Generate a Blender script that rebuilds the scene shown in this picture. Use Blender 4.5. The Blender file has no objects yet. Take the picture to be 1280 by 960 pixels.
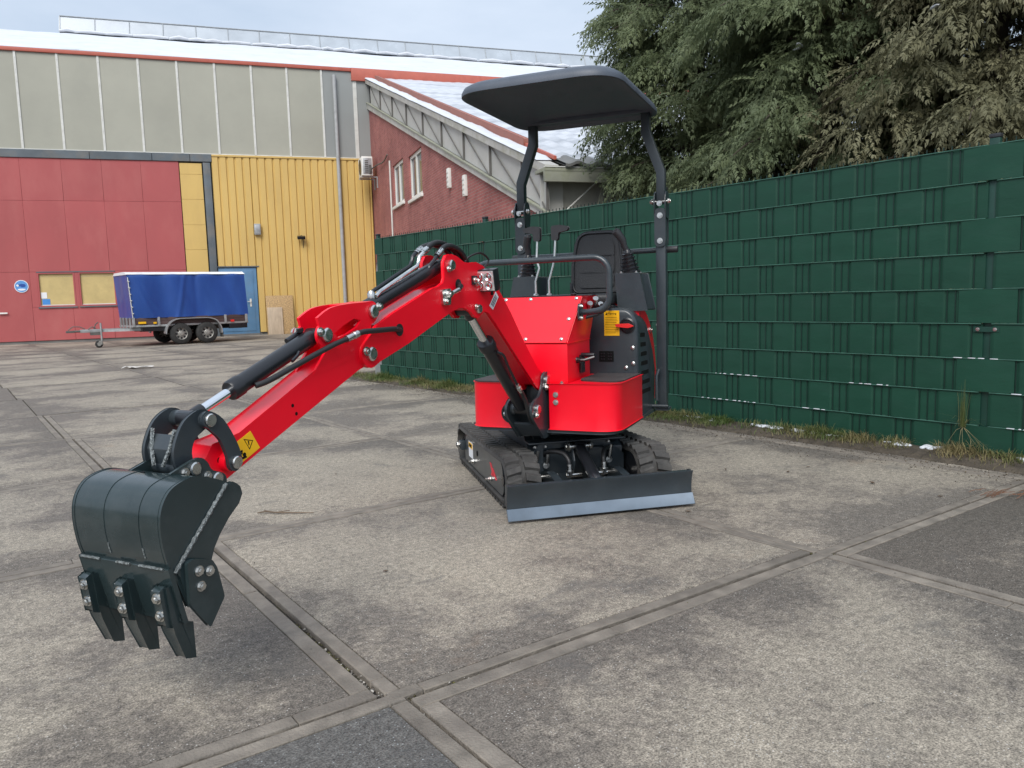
import bpy, bmesh, math, random
import numpy as np
from mathutils import Matrix, Vector, noise
R = math.radians
random.seed(7); rng = np.random.default_rng(7)
S = bpy.context.scene
COL = S.collection

# ------------------------------------------------------------------ camera
CAM_H, FPX = 1.13, 985.0
PITCH, ROLL = R(6.3696), R(-1.6268)
def basis():
    fw = Vector((0, math.cos(PITCH), -math.sin(PITCH)))
    r0 = Vector((1, 0, 0)); u0 = r0.cross(fw)
    c, s = math.cos(ROLL), math.sin(ROLL)
    return fw, c*r0 + s*u0, -s*r0 + c*u0
fw, rt, upv = basis()
cam = bpy.data.cameras.new('camera'); cob = bpy.data.objects.new('camera', cam); COL.objects.link(cob)
cam.sensor_fit = 'HORIZONTAL'; cam.sensor_width = 36.0; cam.lens = FPX/1280*36.0
cam.clip_start = .05; cam.clip_end = 2000
m3 = Matrix((rt, upv, -fw)).transposed()
cob.matrix_world = Matrix.Translation((0, 0, CAM_H)) @ m3.to_4x4()
S.camera = cob

# ------------------------------------------------------------------ light
SUN_EL, SUN_AZ = R(46), R(192)        # azimuth of the sun, clockwise from +Y
w = bpy.data.worlds.new('World'); S.world = w; w.use_nodes = True
nt = w.node_tree; nt.nodes.clear()
def N(t, **k):
    n = nt.nodes.new(t)
    for a, v in k.items(): setattr(n, a, v)
    return n
out = N('ShaderNodeOutputWorld'); bg = N('ShaderNodeBackground'); bg.inputs[1].default_value = .1
sky = N('ShaderNodeTexSky'); sky.sky_type = 'NISHITA'; sky.sun_disc = False
sky.sun_elevation = SUN_EL; sky.sun_rotation = SUN_AZ; sky.air_density = 1.0; sky.dust_density = 2.0
tc = N('ShaderNodeTexCoord'); mp = N('ShaderNodeMapping'); mp.inputs['Scale'].default_value = (1.4, 1.4, 4.0)
nz = N('ShaderNodeTexNoise'); nz.inputs['Scale'].default_value = 1.6; nz.inputs['Detail'].default_value = 6; nz.inputs['Roughness'].default_value = .55
rp = N('ShaderNodeValToRGB')
rp.color_ramp.elements[0].position = .33; rp.color_ramp.elements[0].color = (.335, .400, .490, 1)
rp.color_ramp.elements[1].position = .68; rp.color_ramp.elements[1].color = (.46, .515, .595, 1)
sc = N('ShaderNodeVectorMath', operation='SCALE')
sep = N('ShaderNodeSeparateXYZ'); ma = N('ShaderNodeMath', operation='MULTIPLY_ADD')
ma.inputs[1].default_value = 4.5; ma.inputs[2].default_value = 7.0     # an overcast sky is brighter overhead
mx0 = N('ShaderNodeMath', operation='MAXIMUM'); mx0.inputs[1].default_value = 0
mix = N('ShaderNodeMix', data_type='RGBA'); mix.inputs[0].default_value = .9
L = nt.links.new
L(tc.outputs['Generated'], mp.inputs[0]); L(mp.outputs[0], nz.inputs[0]); L(nz.outputs[0], rp.inputs[0])
L(tc.outputs['Generated'], sep.inputs[0]); L(sep.outputs[2], mx0.inputs[0]); L(mx0.outputs[0], ma.inputs[0])
L(rp.outputs[0], sc.inputs[0]); L(ma.outputs[0], sc.inputs['Scale'])
L(sky.outputs[0], mix.inputs[6]); L(sc.outputs[0], mix.inputs[7]); L(mix.outputs[2], bg.inputs[0]); L(bg.outputs[0], out.inputs[0])
sun = bpy.data.lights.new('sun', 'SUN'); sun.energy = 1.5; sun.angle = R(34); sun.color = (1, .965, .92)
so = bpy.data.objects.new('sun', sun); COL.objects.link(so)
sd = Vector((math.sin(SUN_AZ)*math.cos(SUN_EL), math.cos(SUN_AZ)*math.cos(SUN_EL), math.sin(SUN_EL)))
so.rotation_euler = sd.to_track_quat('Z', 'Y').to_euler()
S.view_settings.view_transform = 'Standard'; S.view_settings.look = 'None'
S.view_settings.exposure = 1.05; S.view_settings.gamma = 1.0

# ------------------------------------------------------------------ helpers
WM = {}
def FR(o, h):
    h = R(h); d = Vector((math.sin(h), math.cos(h), 0)); l = Vector((-d.y, d.x, 0))
    m = Matrix((d, l, Vector((0, 0, 1)))).transposed().to_4x4(); m.translation = Vector(o); return m
def wm(o): return WM[o.name]
def thing(name, label, cat, frame, group=None):
    o = bpy.data.objects.new(name, None); COL.objects.link(o); o.matrix_world = frame; WM[o.name] = frame.copy()
    o.empty_display_size = .1
    tag(o, label, cat, group); return o
def tag(o, label, cat, group=None):
    o['label'] = label; o['category'] = cat
    if group: o['group'] = group
    return o
def link(me, name, parent=None, frame=None, kind=None, label=None):
    o = bpy.data.objects.new(name, me); COL.objects.link(o)
    f = frame if frame is not None else (wm(parent) if parent else Matrix())
    if parent:
        o.parent = parent; o.matrix_local = wm(parent).inverted() @ f
    else: o.matrix_world = f
    WM[o.name] = f.copy()
    if kind: o['kind'] = kind
    if label: o['label'] = label
    return o
def fin(name, bm, mats, parent=None, frame=None, bev=0, seg=2, kind=None, label=None, ang=38, smooth=True):
    if bev:
        bmesh.ops.remove_doubles(bm, verts=bm.verts, dist=1e-5)
        es = [e for e in bm.edges if len(e.link_faces) == 2 and e.calc_face_angle(0) > R(34)]
        bmesh.ops.bevel(bm, geom=es, offset=bev, segments=seg, profile=.6, affect='EDGES', clamp_overlap=True)
    bmesh.ops.recalc_face_normals(bm, faces=bm.faces)
    me = bpy.data.meshes.new(name); bm.to_mesh(me); bm.free()
    for m in (mats if isinstance(mats, (list, tuple)) else [mats]): me.materials.append(m)
    if smooth:
        me.polygons.foreach_set('use_smooth', [True]*len(me.polygons)); me.set_sharp_from_angle(angle=R(ang))
    return link(me, name, parent, frame, kind, label)
def nb(): return bmesh.new()
def addf(bm, vs, mi=0):
    try: f = bm.faces.new(vs); f.material_index = mi; return f
    except ValueError: return None
def box(bm, x0, x1, y0, y1, z0, z1, mi=0, M=None):
    v = [bm.verts.new(M @ Vector(p) if M else p) for p in
         [(x0,y0,z0),(x1,y0,z0),(x1,y1,z0),(x0,y1,z0),(x0,y0,z1),(x1,y0,z1),(x1,y1,z1),(x0,y1,z1)]]
    for q in ((3,2,1,0),(4,5,6,7),(0,1,5,4),(1,2,6,5),(2,3,7,6),(3,0,4,7)): addf(bm, [v[i] for i in q], mi)
def prism(bm, pts, a, b, pl='xz', mi=0, M=None, pts2=None):
    def P(p, t):
        q = {'xz': (p[0], t, p[1]), 'xy': (p[0], p[1], t), 'yz': (t, p[0], p[1])}[pl]
        return M @ Vector(q) if M else Vector(q)
    va = [bm.verts.new(P(p, a)) for p in pts]; vb = [bm.verts.new(P(p, b)) for p in (pts2 or pts)]
    n = len(pts)
    addf(bm, va, mi); addf(bm, vb[::-1], mi)
    for i in range(n): addf(bm, [va[i], va[(i+1) % n], vb[(i+1) % n], vb[i]], mi)
def ring(c, ax, r, n, ref=None, ph=0):
    ax = ax.normalized(); ref = ref or (Vector((0,0,1)) if abs(ax.z) < .9 else Vector((1,0,0)))
    u = ax.cross(ref).normalized(); v = ax.cross(u)
    return [c + r*(math.cos(2*math.pi*i/n+ph)*u + math.sin(2*math.pi*i/n+ph)*v) for i in range(n)]
def cyl(bm, p0, p1, r, n=16, r2=None, mi=0, ph=0):
    p0, p1 = Vector(p0), Vector(p1); ax = p1-p0
    a = [bm.verts.new(p) for p in ring(p0, ax, r, n, ph=ph)]; b = [bm.verts.new(p) for p in ring(p1, ax, r if r2 is None else r2, n, ph=ph)]
    addf(bm, a[::-1], mi); addf(bm, b, mi)
    for i in range(n): addf(bm, [a[i], a[(i+1) % n], b[(i+1) % n], b[i]], mi)
def lathe(bm, p0, ax, prof, n=20, mi=0, cap=True):
    """prof: list of (distance along axis, radius)"""
    p0, ax = Vector(p0), Vector(ax).normalized(); prev = None
    for t, r in prof:
        cur = [bm.verts.new(p) for p in ring(p0+ax*t, ax, max(r, 1e-4), n)]
        if prev:
            for i in range(n): addf(bm, [prev[i], prev[(i+1) % n], cur[(i+1) % n], cur[i]], mi)
        elif cap: addf(bm, cur[::-1], mi)
        prev = cur
    if cap: addf(bm, prev, mi)
def tube(bm, pts, r, n=8, mi=0, sub=0):
    pts = [Vector(p) for p in pts]
    if sub: pts = spline(pts, sub)
    t0 = (pts[1]-pts[0]).normalized(); u = t0.orthogonal().normalized(); prev = None
    for i, p in enumerate(pts):
        t = (pts[min(i+1, len(pts)-1)]-pts[max(i-1, 0)]).normalized()
        u = (u - t*u.dot(t)).normalized(); v = t.cross(u)
        rr = r[i] if isinstance(r, (list, tuple)) else r
        cur = [bm.verts.new(p+rr*(math.cos(2*math.pi*k/n)*u+math.sin(2*math.pi*k/n)*v)) for k in range(n)]
        if prev:
            for k in range(n): addf(bm, [prev[k], prev[(k+1) % n], cur[(k+1) % n], cur[k]], mi)
        else: addf(bm, cur[::-1], mi)
        prev = cur
    addf(bm, prev, mi)
def spline(p, n=6):
    o = []
    for i in range(len(p)-1):
        a, b, c, d = p[max(i-1, 0)], p[i], p[i+1], p[min(i+2, len(p)-1)]
        for k in range(n):
            t = k/n
            o.append(.5*((2*b)+(-a+c)*t+(2*a-5*b+4*c-d)*t*t+(-a+3*b-3*c+d)*t**3))
    o.append(p[-1]); return o
def sp2(pts, n=4, closed=False):
    v = [Vector((x, y, 0)) for x, y in pts]
    if closed: v = [v[-1]]+v+[v[0], v[1]]
    o = spline(v, n)
    if closed: o = o[n:-n-0]; o = o[:n*len(pts)]
    return [(q.x, q.y) for q in o]
def rc(pts, r, n=4):
    """round the corners of a closed outline"""
    o = []; m = len(pts)
    for i in range(m):
        a, b, c = [Vector(pts[j % m]) for j in (i-1, i, i+1)]
        rr = r[i] if isinstance(r, (list, tuple)) else r
        if rr <= 0: o.append(tuple(b)); continue
        d1 = min(rr, (a-b).length*.45); d2 = min(rr, (c-b).length*.45)
        p, q = b+(a-b).normalized()*d1, b+(c-b).normalized()*d2
        for k in range(n+1):
            t = k/n; x = (1-t)**2*p+2*t*(1-t)*b+t*t*q; o.append((x.x, x.y))
    return o
def circ(c, r, n=16, a0=0, a1=360):
    full = abs(a1-a0) >= 360
    return [(c[0]+r*math.cos(R(a0+(a1-a0)*i/(n if full else n-1))), c[1]+r*math.sin(R(a0+(a1-a0)*i/(n if full else n-1)))) for i in range(n)]
def hexbolt(bm, p, ax, r=.012, h=.01, mi=0, washer=True):
    p, ax = Vector(p), Vector(ax).normalized()
    if washer: cyl(bm, p, p+ax*h*.3, r*1.35, 14, mi=mi)
    cyl(bm, p+ax*h*.3, p+ax*h, r, 6, mi=mi); cyl(bm, p+ax*h, p+ax*h*1.25, r*.55, 8, mi=mi)
def textmesh(name, txt, size, mat, parent, M, ext=.0004):
    cu = bpy.data.curves.new('t', 'FONT'); cu.body = txt; cu.size = size; cu.align_x = 'CENTER'; cu.align_y = 'CENTER'; cu.extrude = ext
    ob = bpy.data.objects.new('t', cu); COL.objects.link(ob)
    bpy.context.view_layer.update()
    me = bpy.data.meshes.new_from_object(ob.evaluated_get(bpy.context.evaluated_depsgraph_get()))
    bpy.data.objects.remove(ob); bpy.data.curves.remove(cu)
    me.materials.clear(); me.materials.append(mat); me.name = name
    return link(me, name, parent, M)

# ------------------------------------------------------------------ materials
def newmat(name):
    m = bpy.data.materials.new(name); m.use_nodes = True
    return m, m.node_tree, m.node_tree.nodes['Principled BSDF']
def mat(name, col, rough=.5, metal=0, var=.12, scale=6, bump=0, bscale=60, coat=0, dirt=None, dscale=3, damt=.5, rv=.1, spec=.5, rnd=0, stretch=None, detail=5, coords='Object'):
    m, t, b = newmat(name); n = t.nodes; l = t.links.new
    tc = n.new('ShaderNodeTexCoord'); co = tc.outputs[coords]
    if stretch:
        mpn = n.new('ShaderNodeMapping'); mpn.inputs['Scale'].default_value = stretch; l(co, mpn.inputs[0]); co = mpn.outputs[0]
    nz = n.new('ShaderNodeTexNoise'); nz.inputs['Scale'].default_value = scale; nz.inputs['Detail'].default_value = detail; l(co, nz.inputs['Vector'])
    r = n.new('ShaderNodeValToRGB'); c = col
    r.color_ramp.elements[0].position = .28; r.color_ramp.elements[1].position = .72
    r.color_ramp.elements[0].color = (*[max(0, x*(1-var)) for x in c], 1); r.color_ramp.elements[1].color = (*[min(1, x*(1+var)) for x in c], 1)
    l(nz.outputs[0], r.inputs[0]); oc = r.outputs[0]
    if dirt:
        n2 = n.new('ShaderNodeTexNoise'); n2.inputs['Scale'].default_value = dscale; n2.inputs['Detail'].default_value = 8; n2.inputs['Roughness'].default_value = .65; l(co, n2.inputs['Vector'])
        r2 = n.new('ShaderNodeValToRGB'); r2.color_ramp.elements[0].position = .48; r2.color_ramp.elements[1].position = .72
        r2.color_ramp.elements[0].color = (0, 0, 0, 1); r2.color_ramp.elements[1].color = (damt,)*3+(1,)
        l(n2.outputs[0], r2.inputs[0])
        mx = n.new('ShaderNodeMix'); mx.data_type = 'RGBA'; l(r2.outputs[0], mx.inputs[0]); l(oc, mx.inputs[6]); mx.inputs[7].default_value = (*dirt, 1); oc = mx.outputs[2]
    if rnd:
        oi = n.new('ShaderNodeObjectInfo'); mr = n.new('ShaderNodeMapRange'); mr.inputs[3].default_value = 1-rnd; mr.inputs[4].default_value = 1+rnd
        l(oi.outputs['Random'], mr.inputs[0]); vm = n.new('ShaderNodeVectorMath'); vm.operation = 'SCALE'; l(oc, vm.inputs[0]); l(mr.outputs[0], vm.inputs['Scale']); oc = vm.outputs[0]
    l(oc, b.inputs['Base Color'])
    mr = n.new('ShaderNodeMapRange'); mr.inputs[3].default_value = max(.02, rough-rv); mr.inputs[4].default_value = min(1, rough+rv); l(nz.outputs[0], mr.inputs[0]); l(mr.outputs[0], b.inputs['Roughness'])
    b.inputs['Metallic'].default_value = metal; b.inputs['Specular IOR Level'].default_value = spec
    if coat: b.inputs['Coat Weight'].default_value = coat; b.inputs['Coat Roughness'].default_value = .12
    if bump:
        n3 = n.new('ShaderNodeTexNoise'); n3.inputs['Scale'].default_value = bscale; n3.inputs['Detail'].default_value = 4; l(co, n3.inputs['Vector'])
        bp = n.new('ShaderNodeBump'); bp.inputs['Strength'].default_value = bump; bp.inputs['Distance'].default_value = .02; l(n3.outputs[0], bp.inputs['Height']); l(bp.outputs[0], b.inputs['Normal'])
    return m
RED = mat('red_paint', (.86, .002, .018), .36, var=.06, scale=3, coat=.16, spec=.4, bump=.012, bscale=35, dirt=(.42, .01, .015), dscale=2.2, damt=.22)
DARK = mat('charcoal_paint', (.027, .036, .043), .36, var=.15, scale=8, coat=.25, bump=.03, bscale=60, dirt=(.06, .065, .065), dscale=5, damt=.35)
BKT = mat('bucket_paint', (.020, .033, .035), .21, var=.12, scale=7, coat=.3, bump=.03, bscale=40, dirt=(.07, .08, .082), dscale=9, damt=.3)
BLACK = mat('black_satin', (.012, .013, .016), .30, var=.1)
PLAST = mat('black_plastic', (.022, .023, .026), .5, var=.15, scale=30, bump=.08, bscale=220)
CANO = mat('canopy_plastic', (.070, .084, .108), .5, var=.1, scale=12, bump=.05, bscale=200, dirt=(.09, .095, .1), dscale=6, damt=.18)
VINYL = mat('seat_vinyl', (.016, .017, .019), .42, bump=.12, bscale=160)
RUB = mat('rubber', (.048, .046, .043), .75, var=.25, scale=14, bump=.2, bscale=60, dirt=(.11, .105, .095), dscale=7, damt=.6)
HOSE = mat('hose_rubber', (.016, .016, .017), .5, var=.2)
ZINC = mat('zinc_plated', (.62, .62, .60), .28, metal=1, var=.15, scale=30, dirt=(.4, .4, .38), dscale=20, damt=.4)
CHROME = mat('chrome_rod', (.75, .76, .78), .12, metal=1, var=.04)
STEELB = mat('bare_blue_steel', (.15, .19, .235), .42, metal=.25, var=.12, scale=9, dirt=(.11, .13, .15), dscale=6, damt=.4)
WELD = mat('weld_bead', (.20, .22, .22), .45, metal=.6, var=.5, scale=90, bump=.6, bscale=160)
YEL = mat('sticker_yellow', (.85, .46, .008), .45, var=.04); ORG = mat('sticker_orange', (.92, .50, .01), .45, var=.05)
WHITE = mat('sticker_white', (.75, .76, .78), .45, var=.04); INK = mat('ink_and_hole_black', (.004, .004, .004), .7, spec=.2)
LENS = mat('lamp_lens', (.72, .72, .74), .12, metal=.6, var=.4, scale=50); REDP = mat('red_plastic', (.7, .02, .02), .4)
MATW = mat('floor_mat', (.045, .040, .040), .7, var=.2, bump=.3, bscale=90, dirt=(.12, .11, .1), dscale=8, damt=.4)
GREYP = mat('grey_frame_paint', (.15, .155, .15), .5, var=.15, dirt=(.2, .19, .17), damt=.4)

FGREEN = mat('fence_strip_green', (.0068, .049, .029), .55, var=.08, spec=.35, scale=5, bump=.05, bscale=25, rnd=.07, dirt=(.02, .06, .045), dscale=3, damt=.3, stretch=(1, 1, 2.5))
FWIRE = mat('fence_wire_green', (.003, .020, .014), .45, var=.15)
FLINE = mat('fence_cross_wire_lit_green', (.028, .095, .066), .4, var=.3, scale=14)  # paler than the uprights: caught light and snow put into the colour
FPOST = mat('fence_post_green', (.008, .043, .031), .45, var=.15)

# yard
def slab_mat(name='worn_concrete', shift=0., tint=(1., 1., 1.), rgh=(.62, .88)):
    m, t, b = newmat(name); n = t.nodes; l = t.links.new
    tc = n.new('ShaderNodeTexCoord'); oi = n.new('ShaderNodeObjectInfo')
    of = n.new('ShaderNodeVectorMath'); of.operation = 'SCALE'; of.inputs['Scale'].default_value = 61
    cb = n.new('ShaderNodeCombineXYZ'); l(oi.outputs['Random'], cb.inputs[0]); l(oi.outputs['Random'], cb.inputs[1]); l(cb.outputs[0], of.inputs[0])
    ad = n.new('ShaderNodeVectorMath'); ad.operation = 'ADD'; l(tc.outputs['Object'], ad.inputs[0]); l(of.outputs[0], ad.inputs[1]); co = ad.outputs[0]
    def noi(s, d=6, r=.6, dist=0):
        k = n.new('ShaderNodeTexNoise'); k.inputs['Scale'].default_value = s; k.inputs['Detail'].default_value = d; k.inputs['Roughness'].default_value = r; k.inputs['Distortion'].default_value = dist
        l(co, k.inputs['Vector']); return k.outputs[0]
    def ramp(i, *st):
        r = n.new('ShaderNodeValToRGB'); e = r.color_ramp.elements
        while len(e) < len(st): e.new(.5)
        for k, (p, c) in enumerate(st): e[k].position = p; e[k].color = (*c, 1) if isinstance(c, tuple) else (c, c, c, 1)
        l(i, r.inputs[0]); return r.outputs[0]
    def mixc(f, a, c, bt='MIX'):
        x = n.new('ShaderNodeMix'); x.data_type = 'RGBA'; x.blend_type = bt
        for s_, v in ((0, f), (6, a), (7, c)):
            if isinstance(v, (tuple, float)): x.inputs[s_].default_value = (*v, 1) if isinstance(v, tuple) else v
            else: l(v, x.inputs[s_])
        return x.outputs[2]
    def math_(op, a, bb):
        x = n.new('ShaderNodeMath'); x.operation = op
        for s_, v in ((0, a), (1, bb)):
            if isinstance(v, float): x.inputs[s_].default_value = v
            else: l(v, x.inputs[s_])
        return x.outputs[0]
    # worn, paler middle and dirtier border of each slab, broken up by noise
    sp = n.new('ShaderNodeSeparateXYZ'); l(tc.outputs['Generated'], sp.inputs[0])
    ex = math_('SUBTRACT', .5, math_('ABSOLUTE', math_('SUBTRACT', sp.outputs[0], .5), 0.)); ey = math_('SUBTRACT', .5, math_('ABSOLUTE', math_('SUBTRACT', sp.outputs[1], .5), 0.))
    ed = math_('MINIMUM', ex, ey)
    big = noi(.8, 6, .6, .5); crisp = noi(4.2, 12, .80, .6); fine = noi(42, 6, .8); vf = noi(170, 3, .7)
    f = math_('ADD', math_('MULTIPLY', math_('MINIMUM', ed, .25), .80), math_('MULTIPLY', math_('SUBTRACT', big, .5), 1.35)); f = math_('ADD', f, math_('MULTIPLY', math_('ADD', math_('MULTIPLY', math_('SUBTRACT', crisp, .5), 1.0), math_('MULTIPLY', math_('SUBTRACT', noi(17, 8, .8), .5), .55)), .85))
    f = math_('ADD', f, math_('MULTIPLY', math_('SUBTRACT', oi.outputs['Random'], .5), .16)); f = math_('ADD', f, float(shift)); med = crisp
    c = ramp(f, (-.05, (.130, .114, .096)), (.06, (.172, .150, .124)), (.13, (.212, .185, .150)), (.19, (.248, .218, .175)), (.45, (.298, .262, .208)))
    c = mixc(.5, c, ramp(noi(13, 8, .8), (.30, .36), (.7, .68)), 'OVERLAY')
    c = mixc(1.0, c, ramp(fine, (.32, .24), (.68, .76)), 'OVERLAY')
    c = mixc(1.0, c, ramp(vf, (.34, .20), (.66, .80)), 'OVERLAY')
    st = noi(2.1, 9, .72, .8)
    c = mixc(ramp(st, (.57, 0.), (.68, .6)), c, (.105, .098, .09))
    rs = noi(1.3, 8, .7); c = mixc(ramp(rs, (.62, 0.), (.72, .35)), c, (.23, .155, .10))
    wh = n.new('ShaderNodeTexVoronoi'); wh.inputs['Scale'].default_value = 66; l(co, wh.inputs['Vector'])
    spk = math_('MULTIPLY', ramp(wh.outputs['Distance'], (.10, 1.), (.17, 0.)), ramp(noi(9, 3), (.40, 0.), (.55, .9)))
    c = mixc(spk, c, (.50, .48, .44))
    c = mixc(1.0, c, tint, 'MULTIPLY')
    l(c, b.inputs['Base Color']); l(ramp(big, (.3, rgh[0]), (.6, rgh[1])), b.inputs['Roughness']); b.inputs['Specular IOR Level'].default_value = .4
    h = math_('ADD', math_('MULTIPLY', fine, .5), math_('MULTIPLY', vf, .35)); h = math_('ADD', h, math_('MULTIPLY', med, .8))
    bp = n.new('ShaderNodeBump'); bp.inputs['Strength'].default_value = .42; bp.inputs['Distance'].default_value = .012; l(h, bp.inputs['Height']); l(bp.outputs[0], b.inputs['Normal'])
    return m
SLAB = slab_mat(); SLABD = slab_mat('damp_dark_concrete', -.22, (.80, .79, .78), (.5, .8)); SLABB = slab_mat('damp_grey_concrete', -.14, (.86, .94, 1.02), (.38, .7))
STRIP = mat('slab_edge_band', (.188, .164, .135), .8, var=.35, scale=11, bump=.35, bscale=120, dirt=(.13, .112, .095), dscale=4.5, damt=.85, rnd=.10, detail=9)
SOIL = mat('joint_soil', (.035, .03, .025), .95, var=.5, scale=40, bump=.8, bscale=70, dirt=(.07, .065, .03), dscale=6, damt=.8)
VERGE = mat('verge_soil', (.075, .06, .043), .95, var=.4, scale=12, bump=1, bscale=50, dirt=(.035, .027, .02), dscale=5, damt=.8)
SNOW = mat('snow', (.58, .60, .635), .6, var=.05, scale=1.3, bump=.35, bscale=5, dirt=(.45, .475, .51), dscale=1.2, damt=.5)

# ------------------------------------------------------------------ yard: soil sheet, slabs, verge
bm = nb(); box(bm, -260, 260, -60, 420, -.3, -.020)
ground = fin('yard_ground', bm, SOIL, kind='structure')
GO, GU, GV = Vector((-.3651, 2.1012, 0)), Vector((1.6702, 1.1275, 0)), Vector((-1.1765, 1.5563, 0))
GU *= 1.0; n_near = 0
U_, V_ = GU.normalized(), GV.normalized(); LU, LV = GU.length, GV.length
far_bm = nb()
def slabframe(i, j, dz):
    o = GO+GU*i+GV*j; m = Matrix((U_, V_, Vector((0, 0, 1)))).transposed().to_4x4(); m.translation = o+Vector((0, 0, dz)); return m
facn = Vector((-.317, .948, 0)); facp = Vector((-16.58, 26.026, 0)); fenn = Vector((.787, .617, 0)); fenp = Vector((-1.851, 11.216, 0))
shared = {}
for i in range(-8, 15):
    for j in range(-3, 20):
        c = GO+GU*(i+.5)+GV*(j+.5)
        if (c-facp).dot(facn) > .6 or c.length > 34 or c.y < -.5: continue
        if (c-fenp).dot(fenn) > 1.25 and (c-fenp).dot(Vector((.617, -.787, 0))) > .3: continue
        near = c.length < 9.5
        g = random.uniform(.0045, .009)+(.006 if (i, j) in ((0, 0), (-1, 0)) else 0); dz = random.uniform(-.002, .002); b_ = random.uniform(.048, .06)
        if near or True:
            bmx = nb(); box(bmx, g+(b_+.0025 if near else 0), LU-g-(b_+.0025 if near else 0), g+(b_+.0025 if near else 0), LV-g-(b_+.0025 if near else 0), -.05, 0)
            if not near: pass
            sl = fin('concrete_slab', bmx, SLABD if (i, j) == (1, -1) else SLABB if (i, j) == (-1, -1) else SLAB, ground, slabframe(i, j, dz), bev=.006 if near else 0)
            fr = slabframe(i, j, dz)
        if near:
            e = .001+random.uniform(0, .0015)
            for k in range(4):
                bmx = nb(); a0 = g; t = random.uniform(.0, .004)
                segs = []; LL = (LU if k in (0, 2) else LV); p = g+(b_+.0015 if k in (1, 3) else 0); endp = LL-g-(b_+.0015 if k in (1, 3) else 0)
                while p < endp-1e-4:
                    q = min(endp, p+random.choice([.09, .9, 1.2, 2.2])*random.uniform(.8, 1.2))
                    if endp-q < .06: q = endp
                    segs.append((p, q)); p = q
                for (p, q) in segs:
                    zz = e-random.choice([0, 0, .0005, .001, .002]); ww = b_-.0008
                    p2 = p+.0008; q2 = q-.0008
                    if k == 0: box(bmx, p2, q2, g, g+ww, -.05, zz)
                    if k == 2: box(bmx, p2, q2, LV-g-ww, LV-g, -.05, zz)
                    if k == 3: box(bmx, g, g+ww, p2, q2, -.05, zz)
                    if k == 1: box(bmx, LU-g-ww, LU-g, p2, q2, -.05, zz)
                fin('edge_strip', bmx, STRIP, sl, fr, bev=.003, seg=1)
FENCE = FR((-1.851, 11.216, 0), 141.86)      # x along the fence towards the camera, y away from the yard
bm = nb(); ns = 150; prev = None
for i in range(ns+1):
    s_ = -.9+i*(14.5/ns); row = []
    for k in range(9):
        t = k/8; y = -.36+t*1.0; wob = .10*noise.noise(Vector((s_*1.3, 3, 0)))+.05*noise.noise(Vector((s_*5, 9, 0)))
        zz = .004+.035*math.sin(min(1, t*2.4)*math.pi/2)*(1+.6*noise.noise(Vector((s_*4, y*8, 1))))
        if k == 0: zz = -.03
        row.append(bm.verts.new((s_, y+wob*(1-t), zz)))
    if prev:
        for k in range(8): addf(bm, [prev[k], row[k], row[k+1], prev[k+1]])
    prev = row
fin('verge', bm, VERGE, frame=FENCE, kind='structure')
bm = nb(); box(bm, .15, 60, .62, 60, -.2, .01); fin('ground_behind_fence', bm, VERGE, frame=FENCE, kind='structure')

# ------------------------------------------------------------------ green fence
fence = thing('privacy_fence', 'dark green wire fence woven with wide plastic privacy strips behind the red excavator', 'fence', FENCE)
POSTS = [.03, 2.56, 5.22, 7.90, 10.56]; ZB = [.0, .215, .433, .648, .872, 1.092, 1.315, 1.530, 1.758, 1.978]
def at_strip(x0, x1, k):
    """ribbon that passes in front of three rods, then behind three"""
    bm = nb(); z0, z1 = ZB[k]+.003, ZB[k+1]-.004; per = .315; off = 0 if (k % 2 == 0) else per/2
    xs = [x0]; x = x0+1e-6
    n0 = math.floor((x0-off-5.570)/per)
    ev = []
    n = n0-1
    while True:
        a = 5.570+off+n*per
        if a > x1: break
        ev += [(a+.007, -.0132), (a+.015, -.0142), (a+.168, -.0142), (a+.176, -.0132), (a+.183, -.0068), (a+.308, -.0068)]; n += 1
    pts = [(x0, None)]+[(q, y) for q, y in ev if x0+.004 < q < x1-.004]+[(x1, None)]
    def yy(q):
        lo = max([e for e in ev if e[0] <= q], default=ev[0]); hi = min([e for e in ev if e[0] >= q], default=ev[-1])
        return lo[1] if hi[0] == lo[0] else lo[1]+(hi[1]-lo[1])*(q-lo[0])/(hi[0]-lo[0])
    prev = None
    for q, y in pts:
        y = yy(q) if y is None else y
        sag = .0025*noise.noise(Vector((q*2, k*7, 2)))
        r = [bm.verts.new((q, y, z0+sag)), bm.verts.new((q, y-.0018, (z0+z1)/2)), bm.verts.new((q, y, z1+sag)), bm.verts.new((q, y+.0015, z1+sag)), bm.verts.new((q, y+.0015, z0+sag))]
        if prev:
            for i in range(5): addf(bm, [prev[i], r[i], r[(i+1) % 5], prev[(i+1) % 5]])
        else: addf(bm, r)
        prev = r
    addf(bm, prev[::-1]); return bm
for p in POSTS:
    bm = nb(); box(bm, p-.03, p+.03, .0, .04, -.1, 2.02); fin('post', bm, FPOST, fence, bev=.004)
    bm = nb(); box(bm, p-.034, p+.034, -.004, .044, 2.02, 2.045); fin('post_cap', bm, PLAST, fence, bev=.006)
    for zc in (.835,):
        bm = nb(); box(bm, p-.075, p+.075, -.018, -.003, zc-.016, zc+.016); hexbolt(bm, (p-.05, -.018, zc), (0, -1, 0), .009, .008, 1); hexbolt(bm, (p+.05, -.018, zc), (0, -1, 0), .009, .008, 1)
        fin('clamp', bm, [FPOST, ZINC], fence, bev=0)
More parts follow.
